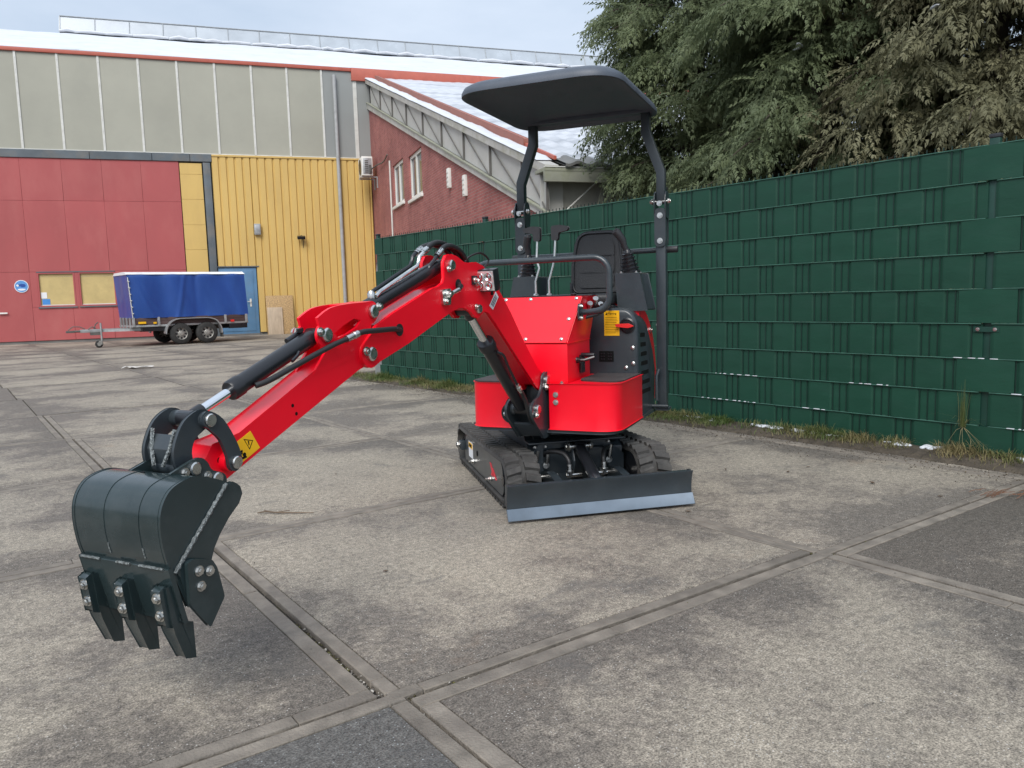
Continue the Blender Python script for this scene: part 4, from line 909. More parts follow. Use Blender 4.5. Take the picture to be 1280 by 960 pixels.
# ribbed yellow wall
def ribbed(name, x0, x1, z0, z1, m, y=-.02, pitch=.262, d=.04):
    bm = nb(); pts = []; x = x0
    while x < x1:
        for a, yy in ((0, y), (.03, y-d), (pitch-.055, y-d), (pitch-.025, y)):
            if x+a <= x1: pts.append((x+a, yy))
        x += pitch
    pts.append((x1, y)); prev = None
    for px, py in pts:
        r = [bm.verts.new((px, py, z0)), bm.verts.new((px, py, z1))]
        if prev: addf(bm, [prev[0], r[0], r[1], prev[1]])
        prev = r
    return hp(name, bm, m, ang=20)
ribbed('ribbed_wall', 6.68, 7.96, 2.46, 6.24, WYEL); ribbed('ribbed_wall', 7.966, 12.22, .10, 6.24, WYEL)
bm = nb(); box(bm, 6.70, 12.22, -.085, .0, 6.24, 6.30); hp('wall_flashing', bm, WYEL); bm = nb(); box(bm, 6.6, 8.05, -.075, .0, 2.42, 2.46); hp('door_flashing', bm, LINT)
bm = nb(); box(bm, 6.66, 7.94, -.03, .02, .03, 2.40); dr = hp('blue_door', bm, BDOOR, bev=.006)
bm = nb(); box(bm, 6.70, 7.82, -.045, -.03, .15, 2.30); hp('door_leaf', bm, BDOOR, bev=.006, par=dr)
bm = nb(); box(bm, 7.66, 7.72, -.055, -.045, 1.02, 1.30); cyl(bm, (7.69, -.055, 1.2), (7.69, -.10, 1.2), .012, 8); box(bm, 7.58, 7.70, -.11, -.095, 1.19, 1.21); hp('door_handle', bm, BATTEN, par=dr)
bm = nb(); box(bm, 6.66, 7.94, -.08, -.03, 0, .06); hp('door_sill', bm, CONC, par=dr)
# upper cladding
x = -8.62; ribs = []
while x < 12.0: ribs.append(x); x += 1.2
ribs += [11.72, 12.3]
for a, b in zip(ribs[:-1], ribs[1:]):
    bm = nb(); o = random.uniform(-.004, .004); box(bm, a+.01, b-.01, -.03+o, .1, 6.33, 9.38); hp('cladding_panel', bm, WGREY if b < 10.8 else WGREY2, bev=.005, seg=1)
    bm = nb(); box(bm, a-.035, a+.035, -.055, -.02, 6.32, 9.38)
    for k in range(8): cyl(bm, (a, -.055, 6.6+.37*k), (a, -.064, 6.6+.37*k), .018, 6)
    hp('cladding_batten', bm, BATTEN)
bm = nb(); box(bm, -9, 12.3, -.05, .05, 6.305, 6.335); hp('drip_edge', bm, BATTEN)
bm = nb(); box(bm, -9, 11.64, -.09, .15, 9.38, 9.50); hp('eaves_trim', bm, TRIM, bev=.01)
bm = nb(); box(bm, 11.646, 34, -.12, .15, 9.06, 9.50)
for xx in (16.5, 21.5, 26.5): box(bm, xx, xx+.02, -.128, -.118, 9.06, 9.50)
hp('eaves_trim', bm, TRIM, bev=.008)
# downpipe
bm = nb(); tube(bm, [(11.02, -.14, 9.20), (11.02, -.14, .05)], .065, 14); dp = hp('downpipe', bm, PVCG)
bm = nb()
for z in (1.2, 2.9, 4.6, 6.3, 7.9): lathe(bm, (11.02, -.14, z), (0, 0, 1), [(0, .070), (.09, .070)], 14); box(bm, 11.0, 11.04, -.08, .0, z+.03, z+.06)
hp('pipe_bracket', bm, PVCG, par=dp)
# roof, snow, ridge light
def slopez(d): return 9.49+.364*d
bm = nb(); va = [(-9, -.08, 9.50), (34, -.08, 9.50), (34, 8.0, slopez(8)), (-9, 8.0, slopez(8)), (-9, 16, 9.5), (34, 16, 9.5)]
v = [bm.verts.new(p) for p in va]; addf(bm, [v[0], v[1], v[2], v[3]]); addf(bm, [v[3], v[2], v[5], v[4]]); addf(bm, [v[0], v[3], v[4]]); addf(bm, [v[1], v[5], v[2]])
rf = hp('roof', bm, GALV)
bm = nb(); nx, ny = 150, 30; G = []
for i in range(nx+1):
    x = -9.05+43.1*i/nx; row = []
    for j in range(ny+1):
        d = -.02+7.6*j/ny; th = .07+.05*noise.noise(Vector((x*.5, d*.6, 0)))+.02*noise.noise(Vector((x*2.2, d*2, 4)))
        if j == 0: th = .015+.03*abs(noise.noise(Vector((x*1.5, 0, 7))))
        if j == ny: d += .20*noise.noise(Vector((x*1.1, 0, 3)))+.12*noise.noise(Vector((x*3.1, 0, 5))); th *= .5
        row.append(bm.verts.new((x, d, slopez(d)+th)))
    G.append(row)
for i in range(nx):
    for j in range(ny): addf(bm, [G[i][j], G[i+1][j], G[i+1][j+1], G[i][j+1]])
hp('roof_snow', bm, SNOW, par=rf, ang=80)
bm = nb(); zt, zb = 13.05, 12.36
RX = 1.02
v = [bm.verts.new(p) for p in ((RX, 7.62, zb-.02), (34, 7.62, zb-.02), (34, 7.9, zt), (RX, 7.9, zt), (RX, 8.4, zt), (34, 8.4, zt), (34, 8.7, zb), (RX, 8.7, zb))]
addf(bm, [v[0], v[1], v[2], v[3]]); addf(bm, [v[3], v[2], v[5], v[4]]); addf(bm, [v[4], v[5], v[6], v[7]]); addf(bm, [v[0], v[3], v[4], v[7]]); addf(bm, [v[1], v[6], v[5], v[2]])
rl = hp('ridge_light', bm, POLY, smooth=False)
x = RX
while x < 33:
    bm = nb(); tube(bm, [(x, 7.60, zb-.02), (x, 7.885, zt+.01)], .014, 5); hp('glazing_bar', bm, GALV, par=rl); x += 1.3
bm = nb(); tube(bm, [(RX, 7.885, zt+.015), (34, 7.885, zt+.015)], .022, 6); tube(bm, [(RX, 8.4, zt+.01), (34, 8.4, zt+.01)], .022, 6); tube(bm, [(RX, 7.6, zb), (RX, 7.89, zt)], .022, 6); hp('ridge_frame', bm, GALV, par=rl)
bm = nb(); x = RX
while x < 33.5:
    L_ = random.uniform(.5, 1.4); tube(bm, [(x, 7.57, zb+.02), (x+L_*.5, 7.55, zb+.04+random.uniform(0, .05)), (x+L_, 7.57, zb+.03)], [.05, random.uniform(.06, .10), .05], 8); x += L_*random.uniform(.9, 1.1)
hp('snow_rim', bm, SNOW, par=rl)
# things on and by the hall
sg = thing('round_sign', 'round blue and white sign fixed to the red wall left of the boarded windows', 'sign', HALL @ Matrix.Translation((.56, -.04, 1.90)))
f_ = wm(sg); SBL = mat('sign_blue', (.10, .28, .60), .4); SBD = mat('sign_dark_blue', (.02, .07, .30), .4)
bm = nb(); cyl(bm, (0, 0, 0), (0, -.012, 0), .205, 36); fin('sign_plate', bm, WHITE, sg, f_)
bm = nb(); cyl(bm, (0, -.0125, 0), (0, -.015, 0), .185, 36); fin('sign_field', bm, SBL, sg, f_)
bm = nb(); prism(bm, sp2([(-.12, .03), (-.02, .075), (.09, .07), (.125, .02), (.09, -.02), (0, -.03), (-.03, .0)], 3, True), -.0155, -.018); fin('sign_figure', bm, SBD, sg, f_)
bm = nb(); prism(bm, sp2([(-.15, .03), (-.11, .065), (-.07, .03), (-.10, -.01)], 3, True), -.0155, -.0185); prism(bm, sp2([(-.11, -.09), (0, -.075), (.11, -.09), (.09, -.125), (0, -.14), (-.09, -.125)], 3, True), -.0155, -.0185); fin('sign_mark', bm, WHITE, sg, f_)
dh = thing('door_pull', 'white door pull on the red wall at its left edge', 'handle', HALL @ Matrix.Translation((-.02, -.04, 1.03)))
bm = nb(); box(bm, -.14, .12, -.06, -.035, -.02, .03); box(bm, -.10, -.07, -.04, .0, -.015, .02); box(bm, .05, .08, -.04, .0, -.015, .02); fin('pull_bar', bm, FRAMEW, dh, wm(dh), bev=.008)
eb = thing('junction_box', 'small grey box high on the yellow ribbed wall', 'box', HALL @ Matrix.Translation((8.07, -.06, 3.74)))
bm = nb(); box(bm, -.11, .11, -.12, 0, -.19, .19); fin('box_body', bm, PVCG, eb, wm(eb), bev=.015); bm = nb(); box(bm, -.09, .09, -.128, -.12, -.16, .14); fin('box_cover', bm, GALV, eb, wm(eb), bev=.004)
wl = thing('wall_floodlight', 'small dark floodlight on the yellow ribbed wall right of the grey box', 'lamp', HALL @ Matrix.Translation((9.56, -.06, 3.50)))
bm = nb(); box(bm, -.14, .14, -.26, -.10, -.05, .05, M=Matrix.Rotation(R(20), 4, 'X')); fin('lamp_head', bm, BLACK, wl, wm(wl), bev=.015); bm = nb(); box(bm, -.03, .03, -.12, 0, -.02, .02); tube(bm, [(.05, -.01, -.02), (.08, -.01, -.2), (.06, -.01, -.42)], .010, 6); fin('lamp_arm', bm, BLACK, wl, wm(wl))
def osbmat():
    m = mat('strand_board', (.42, .28, .13), .7, var=.5, scale=22, dirt=(.22, .14, .07), dscale=16, damt=.6, stretch=(1, 1, 1.6)); return m
Mo = HALL @ Matrix.Translation((8.67, -.30, 0)) @ Matrix.Rotation(R(-8), 4, 'X')
ob = thing('strand_board', 'large strand board leaning against the yellow ribbed wall', 'board', Mo)
bm = nb(); box(bm, -.47, .47, 0, .02, 0, 1.40); fin('board_sheet', bm, osbmat(), ob, Mo, bev=.003)
Mo2 = HALL @ Matrix.Translation((8.50, -.36, 0)) @ Matrix.Rotation(R(-9), 4, 'X')
ob = thing('plywood_offcut', 'smaller pale plywood sheet leaning on the strand board', 'board', Mo2)
bm = nb(); box(bm, -.27, .25, 0, .015, 0, .98); fin('board_sheet', bm, mat('grey_plywood', (.44, .35, .25), .7, var=.2, scale=5, dirt=(.30, .24, .18), dscale=6, damt=.5, stretch=(3, 1, .5)), ob, Mo2, bev=.002)

# ------------------------------------------------------------------ brick annex (x from the hall corner towards the camera, -y outwards)
ANX = FR((-4.972, 29.91, 0), 161.5)
def brickmat():
    m, t, b = newmat('red_brick'); n = t.nodes; l = t.links.new
    tc = n.new('ShaderNodeTexCoord'); mp = n.new('ShaderNodeMapping'); l(tc.outputs['Object'], mp.inputs[0]); mp.inputs['Rotation'].default_value = (R(90), 0, 0)
    br = n.new('ShaderNodeTexBrick'); l(mp.outputs[0], br.inputs[0]); br.inputs['Scale'].default_value = 1
    br.inputs['Brick Width'].default_value = .22; br.inputs['Row Height'].default_value = .0635; br.inputs['Mortar Size'].default_value = .006
    br.inputs['Color1'].default_value = (.36, .115, .10, 1); br.inputs['Color2'].default_value = (.28, .082, .074, 1); br.inputs['Mortar'].default_value = (.30, .20, .17, 1)
    nz = n.new('ShaderNodeTexNoise'); nz.inputs['Scale'].default_value = .8; nz.inputs['Detail'].default_value = 7; nz.inputs['Roughness'].default_value = .7; l(tc.outputs['Object'], nz.inputs[0])
    r = n.new('ShaderNodeValToRGB'); r.color_ramp.elements[0].position = .35; r.color_ramp.elements[0].color = (.75, .72, .74, 1); r.color_ramp.elements[1].position = .7; r.color_ramp.elements[1].color = (1.25, 1.3, 1.3, 1); l(nz.outputs[0], r.inputs[0])
    mx = n.new('ShaderNodeMix'); mx.data_type = 'RGBA'; mx.blend_type = 'MULTIPLY'; mx.inputs[0].default_value = 1; l(br.outputs[0], mx.inputs[6]); l(r.outputs[0], mx.inputs[7]); l(mx.outputs[2], b.inputs['Base Color'])
    b.inputs['Roughness'].default_value = .85
    bp = n.new('ShaderNodeBump'); bp.inputs['Strength'].default_value = .6; bp.inputs['Distance'].default_value = .01; bp.invert = True; l(br.outputs['Fac'], bp.inputs['Height']); l(bp.outputs[0], b.inputs['Normal'])
    return m
BRICK = brickmat()
PANW = mat('pale_fascia_panel', (.46, .455, .43), .55, var=.08, scale=1, dirt=(.33, .33, .27), dscale=1.5, damt=.5, rnd=.06)
TIMB = mat('weathered_steel_beam', (.44, .43, .40), .6, var=.12, scale=2, dirt=(.24, .24, .14), dscale=2.5, damt=.7)
MOSS = mat('mossy_fascia', (.27, .275, .22), .8, var=.2, scale=3, dirt=(.16, .17, .09), dscale=3, damt=.7)
DKROD = mat('dark_steel_rod', (.11, .105, .095), .6, var=.2)
RBRN = mat('red_brown_flashing', (.30, .115, .085), .6, var=.15, dirt=(.2, .08, .06), damt=.4)
SHEETG = mat('corrugated_roof_sheet', (.15, .15, .145), .7, var=.2, dirt=(.1, .1, .08), damt=.5)
anx = thing('brick_annex', 'red brick annex with sloping pale truss band and snow covered lean-to roof', 'building', ANX)
ap_ = lambda name, bm, m, bev=0, par=None, **k: fin(name, bm, m, par or anx, ANX, bev=bev, **k)
zbm = lambda s: 8.12-.3225*s           # underside of the sloping beam
ztp = lambda s: 8.31-.328*s
zvg = lambda s: 9.17-.333*s           # roof verge
WINS = [(4.25, 5.95, 4.08, 5.36), (6.78, 8.50, 3.98, 5.22)]
bm = nb()
def q_(pts): addf(bm, [bm.verts.new(p) for p in pts])
xs = [-.02, 4.25, 5.95, 6.78, 8.50, 17.9]
for i in range(5):
    a, b = xs[i], xs[i+1]; wnd = [w_ for w_ in WINS if abs(w_[0]-a) < .01]
    if wnd:
        _, _, c, d = wnd[0]
        q_([(a, 0, -.05), (b, 0, -.05), (b, 0, c), (a, 0, c)]); q_([(a, 0, d), (b, 0, d), (b, 0, zbm(b)+.05), (a, 0, zbm(a)+.05)])
        for p in ([(a, 0, c), (a, 0, d), (a, .2, d), (a, .2, c)], [(b, 0, c), (b, .2, c), (b, .2, d), (b, 0, d)], [(a, 0, c), (a, .2, c), (b, .2, c), (b, 0, c)], [(a, 0, d), (b, 0, d), (b, .2, d), (a, .2, d)]): q_(p)
    else: q_([(a, 0, -.05), (b, 0, -.05), (b, 0, zbm(b)+.05), (a, 0, zbm(a)+.05)])
bmesh.ops.remove_doubles(bm, verts=bm.verts, dist=1e-4)
q_([(17.9, 0, -.05), (17.9, 9, -.05), (17.9, 9, 2.35), (17.9, 0, 2.35)])
ap_('brick_wall', bm, BRICK, smooth=False)
for a, b, c, d in WINS:
    bm = nb(); f = .09
    for e in ((a, b, c, c+f), (a, b, d-f, d), (a, a+f, c+f, d-f), (b-f, b, c+f, d-f), ((a+b)/2-.1, (a+b)/2, c+f, d-f)): box(bm, e[0], e[1], .05, .13, e[2], e[3])
    wn = ap_('window', bm, FRAMEW, bev=0)
    bm = nb(); box(bm, a+f, b-f, .09, .10, c+f, d-f); ap_('pane', bm, GLASS, par=wn)
    bm = nb(); box(bm, (a+b)/2-.03, b-f-.01, .14, .15, c+f, d-f); box(bm, a+f, a+f+.3, .14, .15, c+f, d-f); ap_('curtain', bm, BATTEN, par=wn)
    bm = nb(); box(bm, a-.06, b+.06, -.06, .08, c-.09, c-.005); ap_('sill', bm, FRAMEW, bev=.008, par=wn)
for x, z in ((11.53, 3.98), (12.90, 3.62)):
    bm = nb(); box(bm, x-.085, x+.085, -.07, .01, z-.28, z+.17)
    for k in range(4): box(bm, x-.07, x+.07, -.078, -.07, z-.24+.1*k, z-.18+.1*k)
    ap_('wall_vent', bm, FRAMEW, bev=.006)
bm = nb(); tube(bm, [(3.9, -.03, 5.6), (3.9, -.03, 1.5)], .028, 8); ap_('cable_duct', bm, BATTEN)
# sloping beam, panels, posts, diagonals
YO = -.07
bm = nb(); prism(bm, [(-.0, zbm(0)), (17.9, zbm(17.9)), (17.9, ztp(17.9)), (0, ztp(0))], YO, .05); ap_('sloping_beam', bm, TIMB, bev=.01)
bm = nb(); prism(bm, [(0, ztp(0)), (17.9, ztp(17.9)), (17.9, ztp(17.9)+.03), (0, ztp(0)+.03)], YO-.03, YO+.05); ap_('beam_flange', bm, MOSS)
PX = [.55, 2.65, 4.75, 6.86, 8.95, 10.95, 12.90, 14.80, 16.65, 17.84]
for k in range(9):
    a, b = PX[k], PX[k+1]
    bm = nb(); prism(bm, [(a+.02, ztp(a)+.035), (b-.02, ztp(b)+.035), (b-.02, zvg(b)-.10), (a+.02, zvg(a)-.10)], YO+.06, YO+.08); ap_('fascia_panel', bm, PANW)
    bm = nb(); tube(bm, [(a+.05, YO+.03, zvg(a)-.18), (b-.05, YO+.03, ztp(b)+.05)], .013, 6); ap_('diagonal_rod', bm, DKROD)
    bm = nb(); box(bm, b-.022, b+.022, YO+.02, YO+.055, ztp(b)+.03, zvg(b)-.12); ap_('truss_post', bm, DKROD)
bm = nb(); prism(bm, [(-.05, zvg(0)-.14), (17.95, zvg(17.95)-.14), (17.95, zvg(17.95)), (-.05, zvg(0))], YO-.03, YO+.20); ap_('verge_board', bm, TIMB)
SNOWT = mat('thin_wet_snow', (.50, .52, .555), .5, var=.10, scale=2, bump=.3, bscale=5, dirt=(.22, .24, .27), dscale=1.1, damt=.9, stretch=(1.6, .28, 1))
def snowstrip(name, x0, x1, y0, y1, zf, th, n=90, m=8, edge=.04, corr=0, par=None):
    bm = nb(); G = []
    for i in range(n+1):
        x = x0+(x1-x0)*i/n; row = []
        for j in range(m+1):
            y = y0+(y1-y0)*j/m; t = th*(.75+.5*noise.noise(Vector((x*.7, y*.7, 5)))+.25*noise.noise(Vector((x*2.5, y*2.5, 8))))
            if corr: t += corr*math.sin(y*2*math.pi/.36)*(.25+.75*max(0, (x-x0)/(x1-x0)))+.010*noise.noise(Vector((x*4, y*5, 1)))
            if i in (0, n) or j in (0, m): t *= .25
            xx = x+(edge*noise.noise(Vector((y*2.5, 0, 2))) if i == n else 0)
            row.append(bm.verts.new((xx, y, zf(x)+t)))
        G.append(row)
    for i in range(n):
        for j in range(m): addf(bm, [G[i][j], G[i+1][j], G[i+1][j+1], G[i][j+1]])
    return ap_(name, bm, SNOWT if corr else SNOW, ang=70, par=par)
snowstrip('verge_snow', .0, 17.6, YO-.05, .16, lambda s: zvg(s)+.005, .07)
bm = nb(); prism(bm, [(.6, zvg(.6)), (16.2, zvg(16.2)), (16.2, zvg(16.2)+.17), (.6, zvg(.6)+.17)], .17, .26); ap_('verge_flashing', bm, RBRN, bev=.01)
bm = nb(); prism(bm, [(16.2, zvg(16.2)+.03), (17.6, zvg(17.6)+.03), (17.6, zvg(17.6)+.09), (16.2, zvg(16.2)+.09)], .19, .24); ap_('verge_flashing', bm, TRIM)
bm = nb(); N_ = 220; prev = None
for i in range(N_+1):
    y = .22+(13.7)*i/N_; c = .028*math.sin(y*2*math.pi/.36)
    r = [bm.verts.new((0, y, zvg(0)-.05+c)), bm.verts.new((18.03, y, zvg(18.0)+.055+c)), bm.verts.new((18.03, y, zvg(18.0)+.01+c)), bm.verts.new((0, y, zvg(0)-.1+c))]
    if prev:
        for k in range(4): addf(bm, [prev[k], prev[(k+1) % 4], r[(k+1) % 4], r[k]])
    prev = r
ar2 = ap_('annex_roof', bm, SHEETG)
snowstrip('annex_roof_snow',   .15, 17.55, .28, 13.8, lambda s: zvg(s)+.035, .055, 120, 230, .10, corr=.022, par=ar2)
bm = nb(); box(bm, 17.52, 17.98, -.12, 12, 3.10, 3.155); box(bm, 17.90, 17.98, -.12, 12, 2.93, 3.10)
for yy in (1.95, 3.95, 5.9): box(bm, 17.975, 17.985, yy, yy+.03, 2.93, 3.10)
ap_('eaves_board', bm, MOSS, bev=.006)
bm = nb(); box(bm, 17.93, 17.99, -.12, 12, 3.1555, 3.17); ap_('eaves_edge', bm, FRAMEW)
bm = nb(); box(bm, 17.55, 17.58, .34, 12, 2.2, 3.10); ap_('soffit_panel', bm, mat('dusty_grey_panel', (.36, .35, .31), .7, var=.15, scale=1.5, dirt=(.17, .16, .13), dscale=2, damt=.5))
bm = nb(); box(bm, 17.60, 17.63, -.07, .33, 2.46, 3.09); ap_('corner_panel', bm, PANW)
bm = nb(); box(bm, 17.59, 17.92, -.07, 12, 2.34, 2.455); ap_('eaves_beam', bm, TIMB, bev=.01)
for y0, y1 in ((.30, .98), (1.85, 1.20), (2.2, 3.1)):
    bm = nb(); tube(bm, [(17.75, y0, 2.48), (17.75, y1, 3.05)], .014, 6); ap_('brace_rod', bm, BATTEN)
bm = nb(); prism(bm, [(.86, 2.46), (.93, 2.46), (1.07, 3.0), (1.00, 3.0)], 17.72, 17.78, 'yz'); prism(bm, [(1.04, 2.46), (1.09, 2.46), (1.14, 3.0), (1.09, 3.0)], 17.72, 17.78, 'yz'); cyl(bm, (17.70, 1.06, 3.03), (17.82, 1.06, 3.03), .06, 12); ap_('eaves_column', bm, MOSS)
# air conditioner outdoor unit
Ma = ANX @ Matrix.Translation((.55, -.06, 5.5))
ac = thing('air_conditioner', 'white outdoor air conditioning unit on the corner of the brick wall', 'air conditioner', Ma)
bm = nb(); box(bm, 0, .85, -.50, -.12, 0, .66); fin('unit_casing', bm, FRAMEW, ac, Ma, bev=.02)
bm = nb(); box(bm, .852, .865, -.46, -.16, .06, .60); fin('side_grille', bm, GALV, ac, Ma, bev=.004)
bm = nb()
for k in range(7): box(bm, .866, .880, -.40, -.28, .10+.065*k, .13+.065*k)
box(bm, .866, .90, -.26, -.18, .08, .36); tube(bm, [(.9, -.22, .30), (.95, -.22, .15), (.9, -.22, .05)], .015, 6); fin('pipe_connection', bm, DKROD, ac, Ma)
bm = nb(); lathe(bm, (.42, -.501, .33), (0, -1, 0), [(0, .27), (.012, .27), (.012, .24), (.004, .23), (.004, 0)], 24); fin('fan_grille', bm, BLACK, ac, Ma)
bm = nb()
for x in (.12, .70): box(bm, x-.02, x+.02, -.52, .06, -.05, -.01); box(bm, x-.02, x+.02, .02, .06, -.4, -.05)
fin('wall_bracket', bm, GALV, ac, Ma)
bm = nb(); tube(bm, [(.87, -.2, .2), (1.4, -.05, .28), (2.4, -.01, .22), (3.2, -.01, .32)], .022, 8, sub=5); fin('refrigerant_pipe', bm, DKROD, ac, Ma)

# ------------------------------------------------------------------ box trailer
TR = FR((-9.596, 22.99, 0), 52)
TARP = mat('blue_tarpaulin', (.018, .068, .28), .38, var=.12, scale=1.5, bump=.10, bscale=5, dirt=(.04, .12, .36), dscale=2, damt=.35, stretch=(1, 1, .4))
TARPW = mat('white_tarpaulin', (.74, .75, .76), .45, var=.05)
WOODT = mat('brown_trailer_board', (.075, .045, .042), .6, var=.2, scale=3, stretch=(.4, 1, 3))
TYRE = mat('tyre_rubber', (.022, .022, .021), .8, var=.25, dirt=(.07, .065, .06), dscale=9, damt=.5)
RIM = mat('grubby_steel_rim', (.40, .39, .36), .45, metal=.5, var=.2, scale=12, dirt=(.12, .1, .08), dscale=12, damt=.6)
tl_ = thing('box_trailer', 'twin axle trailer with blue tarpaulin cover parked by the red wall', 'trailer', TR)
tp = lambda name, bm, m, bev=0, par=None, **k: fin(name, bm, m, par or tl_, TR, bev=bev, **k)
Y0, Y1 = .10, 1.72
bm = nb(); nx, nz = 70, 22; G = []
for i in range(nx+1):
    row = []; t = i/nx
    for j in range(nz+1):
        u = j/nz; x = (-1.235+3.29*t)*(1-u)+(-1.315+3.31*t)*u; z = .80+1.24*u
        f = .012*math.sin(x*7+u*2)+.022*max(0, math.sin((x*1.0+u*.55)*5.2))*math.sin(u*math.pi)+.016*noise.noise(Vector((x*2.2, u*1.2, 1)))+.02*math.exp(-((x-.25+.25*(1-u))/.05)**2)*(1-u*.3)-.018*math.exp(-((x-.55)/.06)**2)*u
        f += .016*math.exp(-(((x+1.25)-(1-u)*.9)/.05)**2)+.012*math.exp(-(((x+1.25)-(1-u)*.55-.05)/.04)**2)
        f *= 1.7*math.sin(min(1, 8*min(t, 1-t))*math.pi/2)
        row.append(bm.verts.new((x, Y0-f-(0 if u < .97 else -.02), z)))
    G.append(row)
for i in range(nx):
    for j in range(nz): addf(bm, [G[i][j], G[i+1][j], G[i+1][j+1], G[i][j+1]])
cv = tp('tarpaulin', bm, TARP, ang=70)
bm = nb()      # front, back and far side
def quadgrid(p, n=14, m=14, amp=.02, sd=0):
    p = [Vector(q) for q in p]; nn = (p[1]-p[0]).cross(p[3]-p[0]).normalized(); G = []
    for i in range(n+1):
        row = []
        for j in range(m+1):
            s_, t = i/n, j/m; q = p[0].lerp(p[1], s_).lerp(p[3].lerp(p[2], s_), t)
            row.append(bm.verts.new(q+nn*amp*noise.noise(Vector((s_*4+sd, t*3, sd)))*math.sin(s_*math.pi)))
        G.append(row)
    for i in range(n):
        for j in range(m): addf(bm, [G[i][j], G[i+1][j], G[i+1][j+1], G[i][j+1]])
quadgrid([(-1.235, Y1, .80), (-1.235, Y0, .80), (-1.315, Y0, 2.04), (-1.315, Y1, 2.04)], sd=3)
quadgrid([(2.055, Y0, .80), (2.055, Y1, .80), (1.995, Y1, 2.04), (1.995, Y0, 2.04)], sd=5)
quadgrid([(2.055, Y1, .80), (-1.235, Y1, .80), (-1.315, Y1, 2.04), (1.995, Y1, 2.04)], sd=7)
tp('tarpaulin_ends', bm, TARP, par=cv, ang=70)
bm = nb(); prism(bm, [(Y0-.015, 2.03), (Y0+.20, 2.105), (Y1-.20, 2.105), (Y1+.015, 2.03), (Y1+.015, 2.045)], -1.33, 2.01, 'yz'); tp('tarpaulin_roof', bm, TARPW, bev=.012, par=cv)
bm = nb(); tube(bm, [(-1.29, Y0-.02, 1.95), (-1.235, Y0-.02, .82)], .012, 6)
for k in range(6): tube(bm, [(-1.31+.011*k, Y0-.03, 1.85-.18*k), (-1.26+.011*k, Y0-.035, 1.83-.18*k)], .016, 6)
tp('tarpaulin_cord', bm, BATTEN, par=cv)
for z0, z1 in ((.60, .70), (.703, .81)):
    bm = nb(); box(bm, -1.24, 2.03, Y0+.01, Y1-.01, z0, z1); tp('side_board', bm, WOODT, bev=.004)
bm = nb(); box(bm, -1.26, 2.04, Y0, Y1, .545, .60); tp('floor_rail', bm, GALV, bev=.005)
for x in (-1.22, -.55, 1.35, 1.98):
    bm = nb(); box(bm, x-.035, x+.035, Y0-.02, Y0+.01, .56, .82); tp('stake_post', bm, GALV, bev=.004)
for x in (-1.26,):
    for y in (.35, .75, 1.15, 1.5):
        bm = nb(); box(bm, x-.02, x+.02, y-.02, y+.02, .45, .82); tp('stake_post', bm, GALV)
bm = nb(); box(bm, -.95, 1.7, .55, .67, .40, .545); box(bm, -.95, 1.7, 1.2, 1.32, .40, .545); box(bm, -1.0, .2, .12, .3, .42, .54); tp('chassis', bm, BLACK)
bm = nb(); box(bm, -1.10, -.90, Y0-.035, Y0-.005, .64, .70); box(bm, -.70, -.62, Y0-.035, Y0-.005, .63, .68); tp('side_lamp', bm, YEL)
bm = nb(); box(bm, 1.45, 2.0, Y0-.01, Y0+.12, .40, .55); tp('rear_lamp_bar', bm, BLACK, bev=.01); bm = nb(); box(bm, 1.5, 1.6, Y0-.03, Y0, .60, .66); tp('rear_lamp', bm, REDP)
for y, sgn in ((-.02, -1), (1.72, 1)):
    for x in (.02, .765):
        o = tp('wheel', (lambda b: (lathe(b, (x, y+.19*(0 if sgn < 0 else .3), .312), (0, 1, 0), [(0, .17), (0, .19), (.012, .255), (.02, .285), (.035, .305), (.06, .312), (.13, .312), (.155, .305), (.17, .28), (.18, .2), (.18, .17)], 32, cap=False), b)[1])(nb()), TYRE)
        bm = nb(); lathe(bm, (x, y+.004 if sgn < 0 else y+.225, .312), (0, -sgn*-1 if False else (1 if sgn < 0 else -1), 0), [(0, .185), (.012, .178), (.03, .165), (.05, .15), (.045, .10), (.02, .075), (.018, .05), (.0, .04), (.0, 0)], 28, cap=False); tp('rim', bm, RIM, par=o)
        bm = nb()
        for k in range(8): cyl(bm, (x+.128*math.cos(k*.785), y+.034 if sgn < 0 else y+.19, .312+.128*math.sin(k*.785)), (x+.128*math.cos(k*.785), y+.056 if sgn < 0 else y+.17, .312+.128*math.sin(k*.785)), .027, 8)
        tp('rim_slot_shade', bm, BLACK, par=o)  # black plugs, the shade of the rim holes given as colour
    a = [(-.42, .34), (-.40, .46), (-.33, .60), (-.22, .70), (-.06, .755), (.10, .765), (.70, .765), (.88, .75), (1.04, .69), (1.13, .58), (1.19, .44), (1.20, .30)]
    a = sp2(a, 3); bm = nb(); prism(bm, a+[(p[0]+(.39-p[0])*.035, p[1]-.022) for p in a[::-1]], min(y-.03, y+.22), max(y-.03, y+.22)); tp('mudguard', bm, GALV, bev=0, ang=30)
    bm = nb(); box(bm, 1.19, 1.22, y-.01, y+.2, .16, .32); tp('mud_flap', bm, RUB)
bm = nb()
for sy in (-1, 1): box(bm, -2.45, -.5, .90-.045, .90+.045, .44, .53) if sy > 0 else None
prism(bm, [(-1.9, .87), (-1.9, .93), (-.9, 1.5), (-.9, 1.42)], .44, .52, 'xy'); prism(bm, [(-1.9, .87), (-1.9, .93), (-.9, .4), (-.9, .32)], .44, .52, 'xy')
db = tp('drawbar', bm, GALV, bev=.006)
bm = nb(); cyl(bm, (-2.45, .9, .485), (-2.62, .9, .485), .03, 12); box(bm, -2.80, -2.60, .86, .94, .45, .51); tube(bm, [(-2.75, .9, .52), (-2.62, .9, .62), (-2.45, .9, .61), (-2.32, .9, .54)], .014, 6); tp('tow_coupling', bm, DKROD, bev=.004, par=db)
